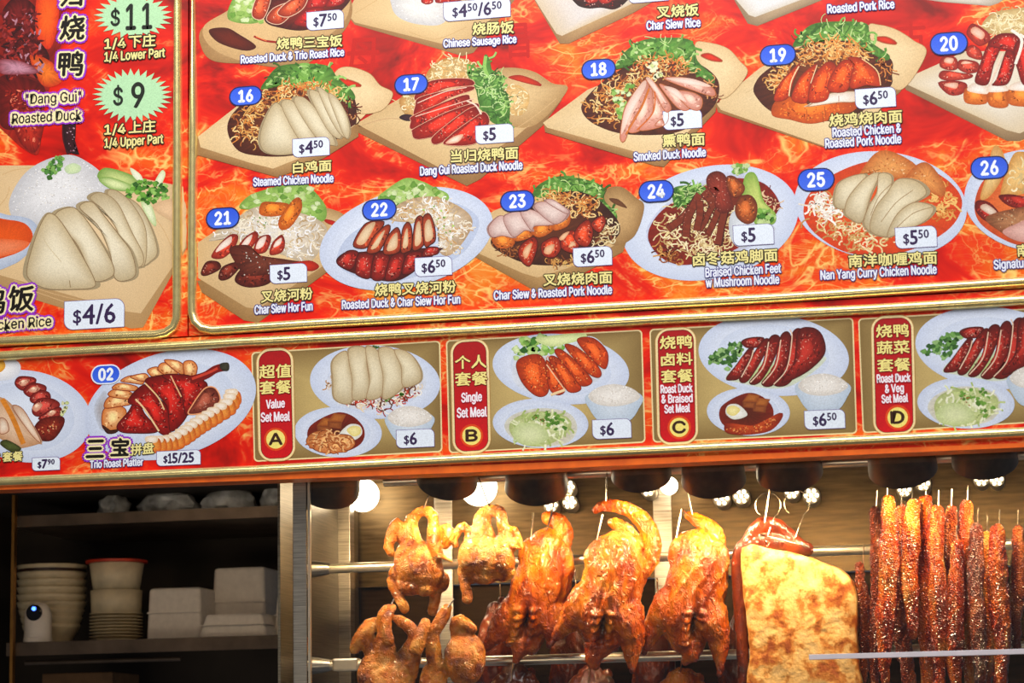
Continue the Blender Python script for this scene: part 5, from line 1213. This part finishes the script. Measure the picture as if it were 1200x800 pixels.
# ---- roast ducks
def duck(name,label,d,body,legs,neck,cav,hk,mat='duck',extra=(),seed=0,vox=.0026,lumps=()):
    root=empty(name,P(body[0][0],body[0][1],d),label,'roast duck','roast ducks on the upper rail' if mat=='duck' else 'roast ducks lower down and behind')
    m=Meat(d)
    m.limb([(x,y,0,r_*(.94 if i<len(body)-1 else .78)) for i,(x,y,r_) in enumerate(body)],22)
    for x,y,z,rx,ry,rot in extra: m.ell(x,y,z,rx,ry,min(rx,ry)*.8,rot)
    for L_ in legs:
        m.limb(L_,14)
        if cav: m.ell(L_[0][0]*.55+L_[1][0]*.45,L_[0][1]*.55+L_[1][1]*.45,12,L_[0][3]*.8,L_[0][3]*1.25,L_[0][3]*.9,18 if L_[0][0]<body[3][0] else -8)
    nk=Meat(d)
    for L_ in neck: nk.limb([(a[0],a[1],a[2]+2,a[3]*.86) for a in L_],12)
    nk.build('neck',M[mat],root,vox=.0022,amp=.003,fr=110,smooth=3,seed=seed+50)
    cx,cy=cav if cav else (0,-999)
    if cav: m.limb([(cx+1,cy+24,8,11),(cx-4,cy+32,7,9),(cx-9,cy+44,4,4)],12)
    def cut(px,py,fr):
        if not cav: return np.zeros_like(px)
        f=fr.astype(float)
        c=-12*gss(px,py,cx,cy,4.4,17,8)*f
        for s_ in (-1,1):
            for k in range(5):
                c+=6.0*gss(px,py,cx+s_*(9-k*.6)-k*.8,cy-15+k*9,4.8,3.4)*f
        for L_ in legs:      # groove between thigh and belly
            lx=L_[0][0]*.6+L_[1][0]*.4; sg=1 if lx<cx else -1
            c-=4.5*gss(px,py,lx+sg*L_[0][3]*.95,L_[0][1]+8,3.2,20,8*sg)*f
        # long folds down the breast
        top=body[0][1]; wv=np.exp(-((py-top-32)/34.0)**2)
        c+=f*wv*1.3*(1-2.2*np.abs(np.sin((px+seed*7)*.17+.045*(py-top)+1.5*np.sin(py*.06+seed))))
        for (x,y,a,rx,ry) in lumps: c+=a*gss(px,py,x,y,rx,ry)*f
        return c
    def paint(px,py,fr,co,no):
        c=np.ones((len(px),3)); f=fr.astype(float)
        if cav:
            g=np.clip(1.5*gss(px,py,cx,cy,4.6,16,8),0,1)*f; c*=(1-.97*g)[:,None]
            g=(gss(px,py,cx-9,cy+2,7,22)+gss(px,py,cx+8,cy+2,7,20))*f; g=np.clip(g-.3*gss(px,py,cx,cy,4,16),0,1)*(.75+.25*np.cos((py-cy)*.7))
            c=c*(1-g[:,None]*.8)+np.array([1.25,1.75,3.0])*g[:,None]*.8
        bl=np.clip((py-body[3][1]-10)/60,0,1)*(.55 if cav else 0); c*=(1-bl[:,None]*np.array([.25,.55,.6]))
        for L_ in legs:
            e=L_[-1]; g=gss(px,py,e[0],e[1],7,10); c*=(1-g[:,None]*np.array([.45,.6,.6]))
        return c
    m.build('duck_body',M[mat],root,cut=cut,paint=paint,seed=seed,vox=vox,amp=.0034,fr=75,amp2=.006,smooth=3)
    for i,h in enumerate(hk): hook(root,h,d)
    for L_ in legs:
        e=L_[-1]; p=L_[-2]; mm=Meat(d); dx=e[0]-p[0]; dy=e[1]-p[1]; q=math.hypot(dx,dy)
        mm.limb([(e[0]-dx/q*2,e[1]-dy/q*2,e[2],2.6),(e[0]+dx/q*3,e[1]+dy/q*3,e[2],3.6)],10); mm.build('leg_knuckle',M['darkduck'],root,vox=.0016,amp=.0004,smooth=1)
    return root
D0=.31
duck('roast_duck','glossy orange roast duck, left of the three, in front of the second soy chicken',D0+.05,
 [(645,643,27),(641,657,33),(636,680,36),(628,705,37),(620,728,36),(617,745,27)],
 [[(600,715,4,18),(588,735,8,15),(576,752,8,8),(569,762,6,4)],[(648,715,4,20),(650,735,8,14),(648,748,9,8),(646,754,9,4)]],
 [[(655,640,-2,13),(660,628,-4,14),(655,612,-8,12),(640,606,-10,9)]],(614,730),[[(628,602,14),(627,634,22)],[(627,634,22),(640,638,14),(655,560,-8)]],
 extra=[(622,650,10,14,20,15),(660,655,8,14,22,-8)],lumps=[(600,750,5,9,8),(622,760,5,10,7)],seed=1)
duck('roast_duck','glossy orange roast duck with its neck looped over, middle of the three',D0-.02,
 [(726,648,32),(724,664,37),(718,685,38),(711,708,38),(708,728,36),(712,748,24)],
 [[(688,700,4,20),(672,722,8,15),(658,740,8,9),(649,752,6,4)],[(734,715,4,22),(741,745,6,15),(742,768,6,9),(742,783,6,4)]],
 [[(752,668,2,14),(764,650,0,12),(762,625,-4,12),(748,605,-6,11),(728,594,-6,9),(708,592,-6,8),(698,597,-4,6)],[(748,640,-2,9),(735,622,-6,10),(718,612,-8,8)]],(706,735),[[(712,535,0),(710,588,0)],[(709,605,16),(704,634,24)]],
 extra=[(703,655,10,16,22,12),(742,668,9,16,24,-10)],lumps=[(693,762,7,9,14),(697,775,4,6,10)],seed=2)
duck('roast_duck','glossy orange roast duck beside the pork slab, right of the three',D0+.01,
 [(816,645,30),(819,660,36),(817,680,38),(812,705,38),(806,728,38),(806,748,28)],
 [[(785,705,4,20),(774,725,8,15),(764,745,8,9),(757,762,6,4)],[(834,715,4,20),(842,745,6,14),(844,770,6,8),(844,787,6,4)]],
 [[(840,642,0,13),(836,625,-4,13),(822,612,-6,10),(806,604,-6,6)],[(812,640,-2,9),(800,636,2,8)]],(813,733),[[(801,598,14),(796,632,22)],[(801,598,14),(812,606,0),(800,545,-10)]],
 extra=[(800,652,10,16,22,10),(840,655,8,15,24,-10)],lumps=[(797,750,6,9,9),(812,768,5,8,8),(800,775,4,6,6)],seed=3)
# ---- lower ducks, cut by the bottom of the frame
low=[(604,806,'dark roast duck top showing below the left duck',5),(694,808,'dark roast duck top showing below the middle duck',6),(800,812,'roast duck top showing below the right duck',7)]
for x,y,lab,sd in low:
    duck('roast_duck',lab,D0+.10,[(x,y-12,20),(x-2,y+5,30),(x-4,y+30,36),(x-6,y+60,36)],[[(x-24,y+20,2,18),(x-40,y+50,4,12)]],[[(x+12,y-8,0,10),(x+18,y-18,-3,8)]],None,[[(x,y-40,8),(x-1,y-8,16)]],mat='darkduck' if x<790 else 'duck',seed=sd,vox=.0034,extra=[(x-14,y,8,14,18,12),(x+16,y,7,14,18,-10)])
# ---- darker birds behind
for x,y,lab,sd in ((583,735,'dark roast duck behind and between the lower chicken and left duck',11),(672,742,'dark roast duck in the back row between the two left ducks',12),(768,752,'dark roast duck in the back row behind the right duck',13),(872,745,'dark roast duck in the back row beside the pork slab',14)):
    duck('roast_duck',lab,.56,[(x,y-18,14),(x,y,22),(x-2,y+25,26),(x-3,y+55,24)],[[(x-16,y+30,0,10),(x-24,y+60,0,6)]],[[(x+4,y-20,0,8),(x+6,y-32,0,6)]],None,[[(x+2,y-75,0),(x+4,y-25,0)]],mat='darkduck',seed=sd,vox=.004)

# ---- soy chickens
def chicken(label,d,ells,limbs,hk,seed,paint_dark=(),vox=.0024,beak=None):
    root=empty('soy_chicken',P(ells[0][0],ells[0][1],d),label,'chicken','soy sauce chickens')
    m=Meat(d)
    for e in ells: m.ell(*e)
    for L_ in limbs: m.limb(L_,14)
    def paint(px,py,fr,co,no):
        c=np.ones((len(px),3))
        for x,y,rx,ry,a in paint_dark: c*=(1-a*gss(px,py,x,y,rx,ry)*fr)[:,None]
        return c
    m.build('chicken_body',M['chicken'],root,paint=paint,seed=seed,vox=vox,amp=.0018,fr=75,stretch=1,smooth=4,amp2=.004)
    for h in hk: hook(root,h,d)
    if beak:
        mm=Meat(d); mm.limb(beak,10); mm.build('beak',M['chicken'],root,vox=.0014,amp=.0002,smooth=1)
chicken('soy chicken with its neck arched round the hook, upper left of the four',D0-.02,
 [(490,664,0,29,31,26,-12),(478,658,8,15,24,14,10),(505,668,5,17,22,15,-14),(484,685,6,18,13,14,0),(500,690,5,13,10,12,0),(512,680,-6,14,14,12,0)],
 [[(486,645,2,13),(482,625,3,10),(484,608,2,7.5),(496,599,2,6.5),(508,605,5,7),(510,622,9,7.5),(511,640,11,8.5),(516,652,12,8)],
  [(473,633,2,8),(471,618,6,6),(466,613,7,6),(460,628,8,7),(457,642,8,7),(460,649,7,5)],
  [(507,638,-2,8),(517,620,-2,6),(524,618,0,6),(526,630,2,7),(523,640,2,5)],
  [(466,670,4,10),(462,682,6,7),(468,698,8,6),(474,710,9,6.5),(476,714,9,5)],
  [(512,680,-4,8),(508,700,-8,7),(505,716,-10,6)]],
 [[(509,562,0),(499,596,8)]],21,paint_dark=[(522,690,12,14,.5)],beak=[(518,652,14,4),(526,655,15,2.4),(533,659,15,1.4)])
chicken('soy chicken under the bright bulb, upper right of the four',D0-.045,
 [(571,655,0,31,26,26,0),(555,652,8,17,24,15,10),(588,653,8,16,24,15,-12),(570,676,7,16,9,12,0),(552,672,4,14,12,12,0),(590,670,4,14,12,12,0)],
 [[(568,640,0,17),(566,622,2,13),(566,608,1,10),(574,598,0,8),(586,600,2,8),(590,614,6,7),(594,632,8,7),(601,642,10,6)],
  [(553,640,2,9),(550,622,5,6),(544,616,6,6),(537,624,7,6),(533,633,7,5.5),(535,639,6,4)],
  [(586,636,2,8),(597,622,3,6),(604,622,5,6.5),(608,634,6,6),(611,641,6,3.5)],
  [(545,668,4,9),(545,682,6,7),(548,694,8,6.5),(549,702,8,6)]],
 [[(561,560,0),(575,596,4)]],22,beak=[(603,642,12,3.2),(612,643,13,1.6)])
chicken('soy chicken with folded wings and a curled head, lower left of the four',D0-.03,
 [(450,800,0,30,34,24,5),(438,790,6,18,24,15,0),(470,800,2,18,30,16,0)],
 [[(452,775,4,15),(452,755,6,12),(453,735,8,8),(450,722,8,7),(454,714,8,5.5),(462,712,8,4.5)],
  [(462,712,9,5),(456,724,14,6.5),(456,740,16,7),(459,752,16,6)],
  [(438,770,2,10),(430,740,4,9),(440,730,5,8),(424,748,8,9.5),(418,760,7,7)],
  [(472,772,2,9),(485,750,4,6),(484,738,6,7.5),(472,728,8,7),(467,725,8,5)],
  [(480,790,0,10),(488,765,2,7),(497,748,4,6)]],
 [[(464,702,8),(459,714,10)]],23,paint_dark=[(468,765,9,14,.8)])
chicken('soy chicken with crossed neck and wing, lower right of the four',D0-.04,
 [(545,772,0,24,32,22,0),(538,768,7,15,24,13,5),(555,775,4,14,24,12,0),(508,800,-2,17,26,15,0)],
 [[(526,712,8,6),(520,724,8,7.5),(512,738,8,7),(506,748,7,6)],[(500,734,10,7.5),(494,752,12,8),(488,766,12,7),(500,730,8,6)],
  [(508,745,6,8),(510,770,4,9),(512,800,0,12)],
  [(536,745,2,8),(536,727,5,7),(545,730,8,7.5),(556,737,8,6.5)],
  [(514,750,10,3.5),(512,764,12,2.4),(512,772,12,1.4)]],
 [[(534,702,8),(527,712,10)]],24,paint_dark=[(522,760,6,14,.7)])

# ---- slab of roast pork
D1=.29
root=empty('roast_pork_slab',P(935,720,D1),'big slab of crisp roast pork belly with pale blistered crackling','roast pork')
out_=[(868,640),(878,636),(893,640),(925,646),(955,655),(985,668),(998,680),(1003,700),(1004,760),(1002,830),(885,830),(878,760),(871,700)]
q=catmull([tuple(map(float,a)) for a in out_],True,9)
bm=bmesh.new(); cx=sum(a[0] for a in q)/len(q); cy=sum(a[1] for a in q)/len(q); k=pxs(D1)
rings=[]; prof=[(1.0,28),(1.015,14),(1.0,4),(.97,-1),(.9,-3.5),(.75,-5),(.6,-5.5),(.45,-5.5),(.3,-6),(.15,-6)]
for s_,dep in prof: rings.append([bm.verts.new(P(cx+(x-cx)*s_,cy+(y-cy)*s_,D1)+Vector((0,dep*k,0))) for x,y in q])
n=len(q)
for a,b_ in zip(rings,rings[1:]):
    for i in range(n): bm.faces.new((a[i],a[(i+1)%n],b_[(i+1)%n],b_[i]))
bm.faces.new(rings[-1]); bm.faces.new(rings[0][::-1])
bmesh.ops.subdivide_edges(bm,edges=bm.edges[:],cuts=2,use_grid_fill=True)
bm.normal_update()
for v in bm.verts:
    a=noise.noise(v.co*26)*.003+noise.noise(v.co*90)*.0012; v.co+=v.normal*a
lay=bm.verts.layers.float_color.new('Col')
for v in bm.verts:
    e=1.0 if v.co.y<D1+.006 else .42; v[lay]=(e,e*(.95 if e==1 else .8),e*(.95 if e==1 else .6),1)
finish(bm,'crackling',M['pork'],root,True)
m_=Meat(D1+.02); m_.limb([(872,800,0,7),(868,720,0,8),(866,660,0,9),(876,638,0,10),(905,636,-2,12),(945,643,-4,9)]); m_.limb([(876,636,0,9),(892,616,0,10),(912,618,-2,9),(940,640,-4,6)]); m_.build('skin_edge',M['darkduck'],root,vox=.003,amp=.002)
hook(root,[(903,562,0),(897,612,4)],D1); hook(root,[(893,628,14),(920,634,14),(948,642,10)],D1-.01,.0016,'skewer')
for cxr,cyr in ((900,592),(934,590)):
    hook(root,[(cxr+15*math.cos(R(a)),cyr+15*math.sin(R(a))) for a in range(-230,60,18)]+[(cxr-2,cyr+40)],D1+.01,.0011,'wire_loop')

# ---- char siew strips
st=[(1026,598,812,8,'siewdark',0),(1040,588,800,9,'siew',4),(1055,596,770,8,'siewdark',-3),(1069,592,745,9,'siew',5),(1084,586,820,10,'siew',8),(1100,600,820,9,'siew',6),(1114,596,740,8,'siewdark',0),(1121,640,820,9,'siew',5),(1133,592,820,8,'siew',2),(1146,620,820,8,'siewdark',4),(1156,628,820,9,'siew',7),(1171,622,820,9,'siew',5),(1064,740,830,7,'siewdark',0),(1192,620,760,8,'siewdark',-12),(1010,660,800,6,'siewdark',-14)]
pos=['outermost left long','second from the left long','third from the left dark','fourth from the left short','widest pale-streaked long','sixth from the left long','seventh from the left short dark','low-hung eighth','ninth from the left long','dark tenth from the left','third from the right bright','bright rightmost front','small lower','faint dark back-row right','faint dark back-row left']
for i,(x,y0,y1,r_,mt,z) in enumerate(st):
    z=z if z<-10 else (9 if i%2 else -9)+z*.3
    root=empty('char_siew_strip',P(x,y0,D1),pos[i]+' strip of glazed char siew on the right rail','char siew','char siew strips')
    m=Meat(D1); pts=[]; nn=9; ph=rnd.uniform(0,6)
    for j in range(nn):
        t=j/(nn-1); pts.append((x+2.6*math.sin(ph+t*5)+rnd.uniform(-1,1),y0+(y1-y0)*t,z+rnd.uniform(-1.5,1.5),1.1*r_*(.6+.5*math.sin(math.pi*min(1,t*.9+.12)))*rnd.uniform(.88,1.12)))
    m.limb(pts,14)
    if i in (4,8,11):
        m.limb([(x+4,y0+60,z+3,5),(x+7,y0+110,z+4,7),(x+3,y0+180,z+3,6)],10)
    m.build('glazed_meat',M[mt],root,vox=.0026,amp=.003,fr=110,stretch=.6,smooth=2,seed=30+i,amp2=.003)
    hook(root,[(x+1,y0-24,z),(x,y0+8,z)],D1,.0012)
